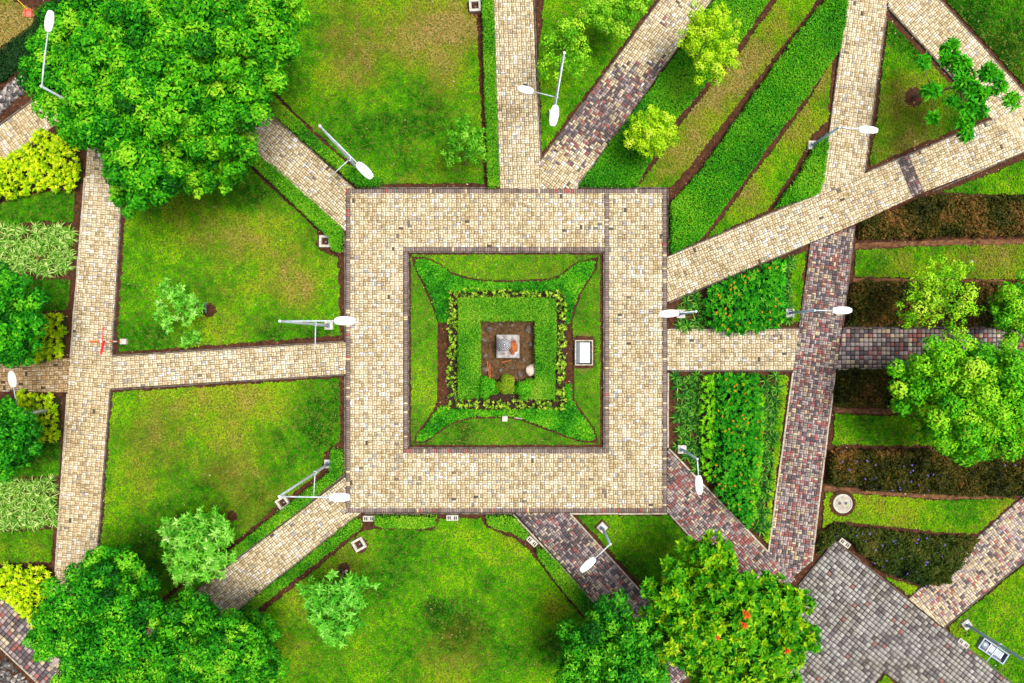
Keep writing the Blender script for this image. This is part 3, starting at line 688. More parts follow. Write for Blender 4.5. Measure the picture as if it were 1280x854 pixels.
# central star of clover-like cover
STAR = [(521, 324)]+[(x, y+2.5) for x, y in TOP]+[(744, 327)]+[(x-3.0, y) for x, y in RIGHT]+[(742, 550)]+[(x, y-2.5) for x, y in BOT]+[(522, 550)]
LI = [(521, 545), (533, 530), (545, 513), (551, 507), (560, 507), (560, 404), (549, 404), (541, 379), (529, 352), (519, 334)]
CL = [(14, 92, 2), (36, 138, 3), (64, 174, 5), (106, 200, 14), (160, 220, 44)]
for lab, pl in (('bright clover wing with its tip at the bordered corner nearest the diagonal path lamp', [(519, 326), (524, 323)]+[(x, y+2.6) for x, y in TOP[:6]]+[(634, 364), (562, 366), (560, 404), (549, 404), (541, 379), (529, 352), (519, 334)]),
                ('bright clover wing with its tip at the corner below the dark border line', [(634, 364)]+[(x, y+2.6) for x, y in TOP[5:]]+[(744, 327)]+[(x-3, y) for x, y in RIGHT[:6]]+[(706, 404), (704, 366)]),
                ('bright clover wing with its tip between two brown soil lines', [(560, 507), (551, 507), (545, 513), (533, 530), (521, 545), (521, 551), (529, 552)]+[(x, y-2.6) for x, y in BOT[::-1][:6]]+[(634, 512), (562, 511)]),
                ('bright clover wing with its tip below the boxed light', [(634, 512)]+[(x, y-2.6) for x, y in BOT[:7][::-1]]+[(743, 549)]+[(x-3, y) for x, y in RIGHT[6:][::-1]]+[(706, 480), (706, 508)])):
    cover('ground_cover', lab, 'ground cover', pl, 0.17, CL, 900, 0.10, 0.07, 0.4, 0.08, 0.4, 0.4, 0.5, 0.8, 0.5, 0.4, 0.3)
# dark planted border of yellow-green seedlings around the square hedge
BORD = [(12, 34, 6), (40, 84, 12), (96, 146, 16), (168, 204, 40), (206, 220, 90)]
for lab, pl in (('leafy yellow-green border row above the square hedge', [(560, 362), (706, 364), (706, 374), (696, 377), (574, 371), (560, 372)]),
                ('leafy yellow-green border row below the square hedge', [(560, 500), (694, 500), (706, 498), (706, 511), (560, 509)]),
                ('leafy yellow-green border row on the bare soil side of the hedge', [(560, 373), (572, 373), (572, 499), (560, 499)]),
                ('leafy yellow-green border row on the boxed light side of the hedge', [(696, 379), (707, 376), (707, 497), (695, 497)])):
    P = W(pl); lv = Leaves(); n = int(abs(area(P))*44); p = scatter(P, n); h = 0.14+0.16*RNG.random(n)
    for q in range(7):
        a_ = RNG.random(n)*6.283; e = RNG.random(n)*0.5; d = unit(np.column_stack([np.cos(a_), np.sin(a_), e]))
        nn = unit(np.cross(np.cross(d, np.tile([0, 0, 1.], (n, 1))), d)+RNG.normal(0, .1, (n, 3)))
        lv.add(np.column_stack([p, h*(0.5+0.5*RNG.random(n))])+d*0.05, d, nn, 0.13+0.05*RNG.random(n), 0.065, grad(BORD, 0.35+0.5*h/0.3+RNG.normal(0, .2, n)-0.2, 0.64))
    o = tag(link('border_planting', lv.mesh('border_planting', M['leaf'])), lab, 'border plants', kind='stuff')
tag(flat_poly('planting_bed', W(rough([(559, 361), (707.5, 362), (707.5, 511.5), (559, 511.5)], 5, .5)), noise_mat('dark_loam', (34, 24, 16), (70, 48, 32), 10., .95, .8, .03, .6), -0.069), 'dark loam bed around the square hedge', 'soil', kind='structure')
# three rounded little bushes closing the ring
def bush(name, label, cat, cpx, r_px, h, cols, dens=2200, L=0.07, Wd=0.045, group=None, k=0.58):
    x, y = W(cpx); r = r_px*S; n = int(r*r*3.14*dens)
    th = RNG.random(n)*6.283; u = RNG.random(n); rr = r*np.sqrt(u)
    b = 1+0.16*np.sin(th*3+x*9)+0.1*np.sin(th*5+y*7)
    px, py = rr*np.cos(th)*b, rr*np.sin(th)*b; z = h*np.sqrt(np.clip(1-u*0.96, 0, 1))*(1-0.35*RNG.random(n)**2)
    nn = unit(np.column_stack([px/r, py/r, 0.4+z/h])+RNG.normal(0, .45, (n, 3)))
    lv = Leaves(); lv.add(np.column_stack([px, py, z-0.05]), perp(nn), nn, L*(.7+.6*RNG.random(n)), Wd*(.7+.6*RNG.random(n)), grad(cols, .5+RNG.normal(0, .2, n)+0.25*(vnoise(px+x, py+y, .25, 4)-.5), k))
    o = empty(name, (x, y, 0)); tag(o, label, cat, group)
    MB().lathe((0, 0, -0.07), [(r*.8, 0), (r*.75, h*.35), (r*.45, h*.66), (0.02, h*.76)], 12).build('twig_shade_core', M['core'], o)
    link('foliage', lv.mesh('foliage', M['leaf']), o); return o
bush('round_bush', 'deep green round bush at the monument pit edge beside the twig', 'bush', (609, 484), 13.5, 0.95, CL)
bush('round_bush', 'yellow-tipped round bush bulging into the monument pit', 'bush', (633, 481), 12.5, 1.0, [(60, 110, 8), (110, 160, 14), (150, 180, 30), (190, 180, 60)])
bush('round_bush', 'fresh green round bush below the pale rock', 'bush', (655, 486), 12, 0.92, CL)
tag(flat_poly('pit_soil', W(rough([(600, 401), (669, 401), (669, 474), (600, 474)], 5, .5)), noise_mat('pit_mulch', (52, 38, 20), (110, 82, 50), 7., .95, .9, .04, .62), -0.066), 'brown littered soil of the monument pit', 'soil', kind='structure')

# ------------------------------------------------------------------ rosette shrubs and strap-leaved plants
def rosettes(lv, c, r, nl, cols, wid=0.3, el=(0.0, 1.0), k=0.58, droop=0.12, up=None, tj=0.15, tipgrad=0.25):
    """whorls of leaves around each centre c (Nx3), axis up (Nx3)"""
    N = len(c); up = np.tile([0, 0, 1.], (N, 1)) if up is None else unit(up); r = np.broadcast_to(r, N)
    u = perp(up); v = np.cross(up, u); tb = np.clip(0.5+RNG.normal(0, tj, N), 0, 1)
    for q in range(nl):
        a_ = (q*2.39996+RNG.normal(0, .2, N))[:, None]; e = el[0]+(el[1]-el[0])*q/nl
        rad = u*np.cos(a_)+v*np.sin(a_); d = unit(rad*math.cos(e)+up*math.sin(e)); nn = unit(up*math.cos(e)-rad*math.sin(e)+RNG.normal(0, .12, (N, 3)))
        l = r*(0.75+0.5*RNG.random(N))*(1-0.3*q/nl)
        lv.add(c+d*(l*0.5)[:, None], d, nn, l, l*wid, grad(cols, tb+(q/nl-0.5)*tipgrad+RNG.normal(0, .1, N), k), 0.15, droop)
YEL = [(96, 156, 2), (146, 194, 4), (186, 216, 6), (212, 230, 18), (232, 240, 80)]
def spaced(poly, d):
    p = scatter(poly, int(abs(area(poly))/(d*d)*6)+4); keep = []
    for q in p:
        if all((q[0]-s[0])**2+(q[1]-s[1])**2 > d*d for s in keep): keep.append(q)
    return np.array(keep)
def rosette_bed(name, label, cat, poly_px, h, d, r, nl, cols, core=0.45, wid=0.42, el=(0.1, 1.0), flowers=None, second=None, k=0.7):
    P = W(poly_px); p = spaced(P, d); n = len(p); dd = edge_dist(p, P); lv = Leaves()
    z = h*(0.65+0.35*np.clip(dd/0.3, 0, 1))*(0.75+0.5*vnoise(p[:, 0], p[:, 1], .5, 77))
    upv = np.column_stack([RNG.normal(0, .28, (n, 2)), np.ones(n)])
    rosettes(lv, np.column_stack([p, z]), r, nl, cols, wid, el, k, up=upv)
    rosettes(lv, np.column_stack([p+RNG.normal(0, d*.5, p.shape), z*0.8]), r, nl, [cols[0], cols[1], cols[1]] if second is None else second, wid, el, k, up=upv)
    o = tag(link(name, lv.mesh(name, M['leaf'])), label, cat, kind='stuff')
    c = core_mesh('twig_shade_core', P, h*core, 0.14, 0.14)
    if c: link('twig_shade_core', c, o)
    if flowers:
        f = p[RNG.random(n) < flowers[0]]; m = len(f); fl = Leaves()
        rosettes(fl, np.column_stack([f+RNG.normal(0, .05, f.shape), np.full(m, h*1.12)]), 0.07, 9, flowers[1], 0.6, (0.1, 1.0), 0.62)
        g_ = link('flowers', fl.mesh('flowers', M['petal']), o); g_['kind'] = 'stuff'; g_['label'] = 'small orange blossoms'
    return o
rosette_bed('yellow_shrubs', 'golden yellow shrub bed between the corner path and arched lawn', 'shrub', [(-60, 215), (0, 204), (28, 192), (55, 166), (95, 175), (103, 200), (102, 236), (60, 238), (22, 248), (0, 253), (-60, 258)], 0.5, 0.17, 0.18, 14, YEL)
rosette_bed('yellow_shrubs', 'golden yellow shrubs beside the tan stub path and shaded lawn', 'shrub', [(40, 394), (84, 393), (83, 446), (40, 452), (10, 440), (15, 400)], 0.5, 0.17, 0.18, 14, YEL)
rosette_bed('yellow_shrubs', 'golden yellow shrubs around the foot of the left lamp', 'shrub', [(30, 492), (62, 493), (76, 495), (78, 549), (40, 552), (20, 540)], 0.5, 0.17, 0.18, 14, YEL)
rosette_bed('yellow_shrubs', 'golden yellow shrubs at the edge of the dark corner path', 'shrub', [(-40, 706), (60, 706), (66, 712), (66, 735), (52, 782), (44, 776), (22, 752), (0, 736), (-40, 702)], 0.5, 0.17, 0.18, 14, YEL)
OB = [(10, 84, 4), (24, 128, 8), (46, 166, 12), (92, 194, 24), (140, 208, 44)]
LB = [(50, 136, 4), (92, 180, 6), (132, 206, 12), (168, 222, 44)]
ORG = [(196, 120, 8), (222, 164, 14), (206, 100, 14)]
rosette_bed('flower_bed', 'orange-flowered bush mass in the triangle bed by the diagonal path', 'flower bed', [(882, 363), (905, 353), (960, 331), (968, 330), (966, 408), (925, 417), (905, 413), (880, 410)], 0.75, 0.16, 0.2, 9, OB, 0.5, 0.46, k=0.52, flowers=(0.16, ORG))
rosette_bed('flower_bed', 'orange-flowered bush band in the tapering bed by the short lamp', 'flower bed', [(893, 467), (944, 467), (944, 560), (938, 610), (932, 655), (912, 634), (888, 606), (890, 540)], 0.75, 0.16, 0.2, 9, OB, 0.5, 0.46, k=0.52, flowers=(0.16, ORG))
rosette_bed('lime_shrubs', 'lime-green shrub edging between lilies and the tapering orange flowers', 'shrub', [(876, 470), (889, 468), (890, 540), (884, 600), (876, 592), (874, 520)], 0.6, 0.17, 0.17, 11, LB)
rosette_bed('lime_shrubs', 'lime-green shrub edging on the red path side of the orange flowers', 'shrub', [(944, 480), (951, 500), (948, 570), (940, 640), (929, 652), (932, 600), (940, 545)], 0.6, 0.17, 0.17, 11, LB)
lawn('bright grass strip inside the triangle flower bed edge', [(994, 320), (1006, 315), (999, 402), (990, 404), (988, 360)], 0.7, 0, 0.14)
lawn('bright grass strip along the tapering flower bed edge', [(974, 469), (985, 470), (960, 680), (955, 674), (966, 580)], 0.65, 0, 0.14)
rosette_bed('lime_shrubs', 'fresh green shrubs between orange bushes and lilies in the triangle bed', 'shrub', [(966, 330), (976, 327), (974, 404), (965, 408)], 0.65, 0.18, 0.2, 11, OB)

def strap_plant_mesh(name, r, nl, cols, wid, k, arch=0.5, seed=1):
    """a tuft of long arching strap leaves, five joints each"""
    g_ = np.random.default_rng(seed); V = []; F = []; K = []
    for q in range(nl):
        a_ = q*2.39996+g_.normal(0, .25); l = r*(0.65+0.5*g_.random()); e = 0.35+0.9*g_.random(); c = grad(cols, np.array([g_.random()]), k)[0]
        d = np.array([math.cos(a_), math.sin(a_)]); s = np.array([-d[1], d[0]]); pts = []; x = 0; z = 0.02; el_ = e
        for j in range(5):
            pts.append((x, z)); x += l/4*math.cos(el_); z += l/4*math.sin(el_); el_ -= arch*(0.6+0.5*g_.random())
        i0 = len(V)
        for j, (x, z) in enumerate(pts):
            w = wid*(0.7, 1.0, 0.95, 0.7, 0.1)[j]*0.5
            V += [(d[0]*x+s[0]*w, d[1]*x+s[1]*w, z), (d[0]*x-s[0]*w, d[1]*x-s[1]*w, z)]; K += [c*(1+0.25*(j == 1)), c]
        for j in range(4): F.append((i0+2*j, i0+2*j+1, i0+2*j+3, i0+2*j+2))
    return raw_mesh(name, V, F, M['leaf'], np.array(K))
LILY = [(10, 66, 6), (24, 100, 8), (44, 134, 12), (84, 164, 26), (140, 196, 70)]
SPID = [(46, 116, 12), (88, 152, 30), (140, 184, 64), (206, 222, 140)]
lily_m = [strap_plant_mesh('lily_tuft', 0.42, 26, LILY, 0.045, 0.52, .55, s) for s in (1, 2, 3)]
spid_m = [strap_plant_mesh('spider_tuft', 0.44, 26, SPID, 0.036, 0.7, .6, s) for s in (4, 5, 6)]
def plants(name, label, cat, group, poly_px, d, meshes, sc=(0.85, 1.2), white=0):
    for q in spaced(W(poly_px), d):
        o = link(name, random.choice(meshes)); o.location = (q[0], q[1], -0.06); s = random.uniform(*sc)
        o.scale = (s, s, s); o.rotation_euler = (0, 0, random.random()*6.28); tag(o, label, cat, group)
plants('lily_plant', 'dark strap-leaved lily tuft at the short lamp in the triangle bed point', 'lily', 'lilies at the triangle bed point', [(850, 380), (878, 366), (881, 410), (850, 408)], 0.3, lily_m)
plants('lily_plant', 'dark strap-leaved lily tuft on the red path side of the triangle bed', 'lily', 'lilies on the red path side of the triangle bed', [(976, 328), (991, 322), (986, 405), (974, 405)], 0.27, lily_m)
plants('lily_plant', 'dark strap-leaved lily tuft between the square and the lime shrub edging', 'lily', 'lilies between the square and the lime edging', [(843, 470), (875, 469), (874, 590), (866, 585), (846, 558)], 0.29, lily_m)
plants('lily_plant', 'dark strap-leaved lily tuft on the red path side of the tapering bed', 'lily', 'lilies on the red path side of the tapering bed', [(954, 470), (973, 470), (966, 560), (956, 670), (936, 655), (948, 580)], 0.28, lily_m)
plants('spider_plant', 'pale striped spider plant tuft below the arched lawn', 'spider plant', 'spider plants below the arched lawn', [(-25, 285), (60, 281), (90, 287), (90, 333), (60, 344), (-25, 344)], 0.27, spid_m)
plants('spider_plant', 'pale striped spider plant tuft below the small lamp lawn', 'spider plant', 'spider plants below the small lamp lawn', [(-25, 603), (70, 600), (68, 656), (0, 661), (-25, 661)], 0.27, spid_m)

# ------------------------------------------------------------------ trees
def trunk_mesh(parent, base, tips, r0, name='trunk'):
    mb = MB(); base = Vector(base)
    cen = sum((Vector(t) for t in tips), Vector())/len(tips)
    fork = base.lerp(Vector((cen.x*.5+base.x*.5, cen.y*.5+base.y*.5, cen.z)), 0.42)
    mb.tube([base-Vector((0, 0, .1)), base+Vector((0, 0, .15)), base.lerp(fork, .5), fork], [r0*1.35, r0*1.05, r0*.85, r0*.72], 9)
    for t in tips:
        t = Vector(t); mid = fork.lerp(t, .5)+Vector((0, 0, .12*(t-fork).length))
        mb.tube([fork-(fork-base)*0.03, fork.lerp(mid, .6), mid, t], [r0*.55, r0*.42, r0*.3, r0*.1], 6)
    return mb.build(name, M['bark'], parent, True)
def tree(name, label, cat, base_px, lobes, cols, sub=14, leaf=(0.16, 0.085), dens=150, r0=0.14, group=None, k=0.55, rose=None, flat=0.72, gaps=0.0, subr=0.34, inner=0.25):
    """lobes: (px, py, z of centre, radius px as seen)"""
    base = at(*base_px); root = empty(name, base); tag(root, label, cat, group)
    lv = Leaves(); tips = []
    for (x, y, z, rp) in lobes:
        z = z+float(np.clip(RNG.normal(0, .3), -.5, .5))*(rp > 24)
        c = np.array(at(x, y, z)); R = rp*S*(1-z/H); tips.append(Vector(c)-base-Vector((0, 0, R*.3)))
        ns = max(6, int(sub*1.25*(R/1.0)**1.6))
        dv = rand_dirs(ns*3, 0.9); dv = dv[dv[:, 2] > -0.25][:ns]
        # low-discrepancy push apart
        for _ in range(6):
            df = dv[:, None]-dv[None]; d2 = (df**2).sum(-1)+np.eye(len(dv)); dv = unit(dv+(df/d2[..., None]**1.2).sum(1)*0.02)
        sc = c+dv*R*np.array([1, 1, flat])*(0.55+0.55*RNG.random((len(dv), 1)))-np.array([0, 0, 0])
        srs = R*subr*(0.7+0.6*RNG.random(len(dv)))
        srs = np.clip(srs, 0.18, 0.52)
        tsub = 0.48+RNG.normal(0, .19, len(dv))
        for q in range(len(dv)):
            if gaps and RNG.random() < gaps: continue
            sr = srs[q]
            if rose:
                m = max(3, int(rose[0]*(sr/0.35)**2)); v = rand_dirs(m, .8)
                rosettes(lv, sc[q]+v*sr*np.array([1, 1, .7])*(.6+.4*RNG.random((m, 1))), rose[1], rose[2], cols, rose[3], rose[4], k, up=v+np.array([0, 0, .8]), tj=.16)
            else:
                m = int(dens*(sr/0.35)**2); v = rand_dirs(m, .55)
                pos = sc[q]+v*(sr*(1-0.45*RNG.random((m, 1))**2))*np.array([1, 1, .75])
                nn = unit(v+np.array([0, 0, .6])+RNG.normal(0, .45, (m, 3))); d = perp(nn)
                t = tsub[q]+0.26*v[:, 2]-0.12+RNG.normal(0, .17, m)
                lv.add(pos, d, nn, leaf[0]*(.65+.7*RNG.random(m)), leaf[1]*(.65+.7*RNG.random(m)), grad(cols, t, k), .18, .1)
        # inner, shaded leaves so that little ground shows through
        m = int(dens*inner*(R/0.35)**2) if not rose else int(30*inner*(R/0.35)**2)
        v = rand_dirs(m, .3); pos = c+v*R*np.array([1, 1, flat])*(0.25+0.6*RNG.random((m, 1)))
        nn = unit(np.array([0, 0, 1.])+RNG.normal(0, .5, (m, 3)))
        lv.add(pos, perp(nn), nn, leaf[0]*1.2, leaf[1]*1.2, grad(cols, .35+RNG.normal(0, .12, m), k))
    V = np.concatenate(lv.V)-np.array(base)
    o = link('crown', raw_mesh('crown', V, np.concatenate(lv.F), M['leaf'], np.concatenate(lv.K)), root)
    trunk_mesh(root, (0, 0, 0), tips, r0)
    TRI[0] += lv.n//2
    return root
TRI = [0]
MANGO = [(8, 78, 2), (26, 128, 3), (56, 172, 6), (104, 208, 14), (160, 230, 40)]
DEEP = [(6, 74, 4), (18, 116, 6), (42, 158, 8), (84, 196, 16), (140, 222, 40)]
FRESH = [(34, 126, 2), (68, 174, 4), (110, 210, 8), (150, 230, 20), (192, 240, 56)]
LIMET = [(84, 150, 2), (124, 190, 4), (164, 216, 8), (196, 232, 24), (216, 238, 80)]
MINT = [(40, 126, 14), (78, 172, 28), (116, 202, 50), (158, 222, 88), (204, 238, 150)]
tree('broadleaf_tree', 'huge dark green tree beside the top lamp head and golden shrubs', 'tree', (190, 150),
     [(100, 45, 4.4, 40), (80, 100, 4.4, 40), (135, 92, 5.6, 52), (170, 40, 6.6, 46), (150, 150, 6.0, 48), (110, 150, 4.5, 38), (180, 205, 5.4, 42), (205, 120, 7.0, 48), (80, 60, 3.9, 30), (210, 200, 4.8, 36), (165, 240, 4.2, 24), (130, 15, 4.6, 36), (62, 108, 3.5, 22)],
     MANGO, 15, (0.18, 0.085), 130, 0.24)
tree('broadleaf_tree', 'huge bright green tree overhanging the worn big lawn', 'tree', (300, 140),
     [(260, 60, 7.0, 52), (320, 50, 6.4, 46), (300, 110, 6.2, 46), (250, 150, 6.0, 46), (225, 20, 6.4, 38), (345, 15, 5.8, 28), (330, 85, 5.4, 30), (280, 185, 5.2, 32), (285, 10, 6.4, 42), (250, 215, 4.4, 28), (290, 222, 4.0, 18), (220, 75, 6.6, 40)],
     [(14, 90, 2), (38, 140, 4), (74, 184, 6), (124, 214, 18), (176, 232, 46)], 15, (0.18, 0.085), 130, 0.24)
tree('broadleaf_tree', 'dense green tree beside shaded lawn and golden shrubs at the tan stub', 'tree', (30, 425),
     [(15, 385, 3.6, 34), (35, 410, 3.4, 26), (0, 428, 3.8, 32), (28, 440, 3.0, 20), (-30, 400, 4.0, 44), (10, 350, 3.0, 18)], DEEP, 15, (0.17, 0.085), 130, 0.13)
tree('broadleaf_tree', 'dense green tree wrapped round the left lamp pole', 'tree', (40, 520),
     [(12, 545, 3.0, 34), (28, 545, 2.0, 20), (-4, 524, 3.0, 30), (-25, 560, 3.4, 40), (28, 565, 2.6, 20)], DEEP, 15, (0.17, 0.085), 130, 0.13)
tree('broadleaf_tree', 'dense round tree overhanging the end of the long western path', 'tree', (170, 740),
     [(130, 715, 4.6, 32), (100, 750, 4.6, 36), (150, 760, 5.2, 40), (175, 735, 4.2, 28), (85, 790, 4.0, 34), (125, 795, 4.8, 40), (55, 800, 3.0, 22), (165, 800, 4.4, 34), (110, 830, 4.0, 30), (60, 775, 3.2, 20)],
     DEEP, 15, (0.16, 0.08), 130, 0.16)
tree('broadleaf_tree', 'bushy green tree below the mint-green young tree', 'tree', (290, 790),
     [(245, 780, 4.2, 38), (285, 810, 4.4, 40), (225, 820, 4.4, 40), (310, 800, 3.4, 30), (260, 845, 4.2, 44), (200, 860, 4.0, 44), (320, 840, 3.2, 32), (150, 862, 3.4, 36), (90, 858, 2.6, 28)],
     [(8, 80, 4), (26, 124, 6), (56, 166, 8), (100, 202, 18), (154, 222, 44)], 15, (0.16, 0.08), 130, 0.16)
tree('broadleaf_tree', 'fine-leaved green tree at the end of the dark diagonal path', 'tree', (750, 800),
     [(765, 780, 4.0, 30), (812, 790, 3.6, 24), (735, 810, 4.0, 34), (790, 815, 4.4, 34), (720, 845, 3.6, 28), (760, 850, 4.2, 38), (800, 850, 4.0, 34)],
     [(10, 84, 6), (28, 128, 8), (60, 170, 12), (104, 204, 24), (154, 222, 50)], 15, (0.16, 0.08), 130, 0.15)
tree('broadleaf_tree', 'yellow-tipped whorled tree with orange blossoms beside the grey plaza', 'tree', (870, 745),
     [(890, 710, 3.6, 34), (840, 745, 3.6, 34), (905, 755, 4.4, 42), (960, 755, 4.0, 40), (870, 800, 4.2, 40), (930, 810, 4.4, 44), (985, 790, 3.6, 30), (965, 825, 3.6, 32), (900, 845, 4.0, 38), (985, 750, 3.2, 24), (820, 800, 3.4, 24)],
     [(10, 82, 4), (34, 134, 6), (90, 186, 10), (166, 220, 16), (214, 232, 40)], 12, (0.24, 0.1), 60, 0.17, rose=(9, 0.29, 11, 0.5, (0.1, 1.2)), inner=0.6, gaps=.06)
tree('broadleaf_tree', 'large lime-green spreading tree over the bright band lawn', 'tree', (1150, 490),
     [(1190, 465, 4.2, 40), (1235, 490, 4.6, 50), (1150, 480, 3.6, 34), (1195, 515, 4.0, 42), (1230, 535, 4.0, 36), (1265, 520, 4.4, 38), (1130, 500, 3.0, 22), (1205, 565, 3.2, 24), (1265, 460, 4.0, 30), (1155, 540, 3.0, 16), (1235, 450, 3.6, 24), (1140, 465, 2.8, 16)],
     FRESH, 15, (0.16, 0.08), 125, 0.15, k=0.56, gaps=.16, inner=.12)
tree('small_tree', 'airy lime tree over the dark bed above the square-block path', 'tree', (1150, 365),
     [(1175, 345, 3.0, 24), (1150, 385, 2.8, 24), (1190, 375, 3.2, 26), (1165, 365, 3.2, 24), (1195, 405, 2.6, 18), (1200, 335, 2.6, 14), (1212, 385, 2.6, 14), (1130, 400, 2.4, 12), (1185, 425, 2.2, 12)],
     [(60, 140, 2), (96, 180, 4), (136, 206, 8), (174, 226, 24), (206, 238, 80)], 14, (0.11, 0.055), 110, 0.07, k=0.7, gaps=.15, inner=0.08)
tree('small_tree', 'fresh green tree cut by the dark bed edge above the square-block path', 'tree', (1230, 390),
     [(1270, 385, 3.0, 26), (1248, 375, 2.8, 16), (1290, 395, 3.4, 34), (1262, 410, 2.6, 18), (1285, 360, 3.0, 20)], FRESH, 15, (0.13, 0.065), 150, 0.08)
tree('small_tree', 'feathery yellow-green tree touching the patched diagonal path', 'tree', (868, 75),
     [(885, 50, 3.0, 28), (862, 55, 2.6, 16), (905, 40, 2.8, 18), (890, 85, 2.8, 20), (875, 20, 2.6, 16), (908, 70, 2.8, 16), (868, 32, 2.6, 14), (900, 18, 2.4, 12)], LIMET, 16, (0.10, 0.05), 190, 0.06, k=0.68)
tree('small_tree', 'compact round yellow-green tree on the ground-cover strip', 'tree', (800, 182),
     [(812, 165, 2.2, 24), (796, 175, 2.0, 16), (828, 155, 2.0, 16), (815, 185, 1.9, 16), (830, 175, 1.9, 14), (800, 155, 2.0, 14), (818, 144, 1.9, 14)], LIMET, 16, (0.10, 0.05), 190, 0.05, k=0.68)
tree('small_tree', 'soft lime tree at the top of the bright triangle lawn', 'tree', (757, 40),
     [(768, 8, 3.0, 28), (745, 18, 2.8, 22), (790, 2, 2.8, 20), (760, 30, 2.4, 16)], [(60, 140, 8), (96, 176, 14), (140, 206, 30), (180, 224, 60)], 16, (0.11, 0.055), 190, 0.06, k=0.7)
tree('small_tree', 'thin see-through lime tree behind the double lamp', 'tree', (700, 85),
     [(705, 50, 2.6, 26), (690, 85, 2.0, 18), (720, 75, 2.2, 20), (712, 30, 2.4, 14)], [(60, 140, 8), (92, 170, 12), (136, 200, 26), (176, 220, 50)], 15, (0.11, 0.055), 110, 0.05, k=0.8, gaps=0.2, inner=0.12)
tree('young_tree', 'staked pale mint young tree on the olive square lawn', 'young tree', (258, 384),
     [(215, 375, 2.2, 18), (222, 398, 2.0, 18), (235, 380, 2.2, 16), (205, 392, 1.8, 14), (245, 385, 1.8, 10), (212, 360, 1.9, 10)], MINT, 13, (0.13, 0.06), 40, 0.04, rose=(9, 0.24, 9, 0.34, (0.0, 1.0)), k=0.64, inner=0.15)
tree('young_tree', 'small pale sapling at the lower edge of the olive lawn', 'young tree', (248, 424),
     [(238, 424, 1.0, 9), (230, 428, 0.9, 6), (246, 420, 0.9, 7)], MINT, 13, (0.12, 0.06), 40, 0.03, rose=(8, 0.14, 8, 0.36, (0.0, 1.0)), k=0.64, inner=0.1)
tree('young_tree', 'full pale mint young tree leaning over the hedge by the cream path', 'young tree', (272, 660),
     [(235, 665, 2.4, 24), (262, 660, 2.4, 24), (250, 695, 2.4, 28), (225, 690, 2.2, 20), (282, 672, 2.2, 18), (232, 715, 2.0, 18), (270, 705, 2.2, 16), (215, 660, 2.0, 14)], MINT, 14, (0.14, 0.07), 40, 0.05, rose=(9, 0.27, 9, 0.34, (0.0, 1.0)), k=0.64, inner=0.8)
tree('young_tree', 'rounded mint-green young tree on the large lower lawn', 'young tree', (430, 714),
     [(398, 735, 2.4, 18), (445, 735, 2.4, 20), (422, 745, 2.6, 22), (410, 770, 2.4, 22), (435, 772, 2.4, 20), (420, 792, 2.0, 14), (392, 755, 2.2, 12)], [(40, 124, 14), (76, 172, 30), (116, 206, 56), (164, 228, 100)], 14, (0.14, 0.07), 40, 0.05, rose=(8, 0.28, 9, 0.36, (0.0, 1.0)), k=0.64, inner=0.6)
tree('young_tree', 'thin dull green sapling at the lawn corner by the straight hedge', 'young tree', (582, 206),
     [(575, 175, 2.0, 18), (590, 190, 1.8, 16), (565, 195, 1.6, 12), (598, 170, 1.8, 12), (582, 160, 1.8, 12)], [(26, 100, 6), (56, 140, 10), (96, 172, 24), (140, 196, 60)], 15, (0.14, 0.06), 130, 0.04, k=0.8, gaps=.05, inner=0.25)
# the open tree whose branches end in whorls
base = at(1143, 121); root = empty('whorled_tree', base); tag(root, 'open dark green tree with leaf whorls on bare branches over the triangular lawn', 'tree')
lv = Leaves(); mb = MB()
tips = [(905, 250, 46), (965, 330, 58), (1105, 360, 46), (1150, 430, 42), (1215, 505, 46), (775, 310, 36), (815, 455, 42), (925, 520, 34), (1040, 490, 52), (830, 585, 22), (985, 600, 42), (990, 670, 34), (965, 400, 44), (880, 300, 34), (1060, 560, 36), (1020, 440, 36), (1100, 350, 30), (920, 215, 28), (1000, 380, 34), (930, 290, 34), (1010, 530, 34), (1075, 470, 34), (1140, 380, 26), (985, 640, 28)]
fork = at(1168, 117, 1.6)-base; f2 = at(1200, 105, 2.4)-base
mb.tube([(0, 0, -.1), (0.05, 0, .3), fork, f2], [.10, .08, .065, .045], 8)
for (zx, zy, zr) in tips:
    X, Y = 960+zx/3.99, zy/3.99; z = 2.6+random.random()*.9; c = at(X, Y, z)-base; R = zr/3.99*S*.9
    mid = (fork if zx < 870 else f2).lerp(c, .5)+Vector((0, 0, -.1)); mb.tube([(fork if zx < 870 else f2), mid, c], [.035, .022, .012], 6)
    m = max(3, int(7*(R/.4)**2)+3); v = rand_dirs(m, .6)
    rosettes(lv, np.array(c)+v*R*np.array([.62, .62, .4]), 0.36, 11, [(14, 104, 3), (38, 154, 5), (74, 192, 8), (126, 216, 22)], 0.4, (-.1, .9), .58, up=v+np.array([0, 0, .8]))
link('crown', lv.mesh('crown', M['leaf']), root); mb.build('trunk', M['bark'], root, True)
bl = Leaves()
for (bx, by, bz, br) in ((933, 768, 6.3, .22), (930, 781, 6.2, .18), (984, 813, 5.2, .17), (896, 797, 6.0, .12)):
    rosettes(bl, np.array([at(bx, by, bz)]), br, 14, [(206, 70, 10), (236, 104, 24), (240, 140, 40)], .5, (0.1, 1.2), .6)
bt = [o_ for o_ in C.objects if o_.get('label', '').startswith('yellow-tipped whorled')][0]
V = np.concatenate(bl.V)-np.array(bt.location)
link('blossoms', raw_mesh('blossoms', V, np.concatenate(bl.F), M['petal'], np.concatenate(bl.K)), bt)['label'] = 'orange blossoms in the crown'
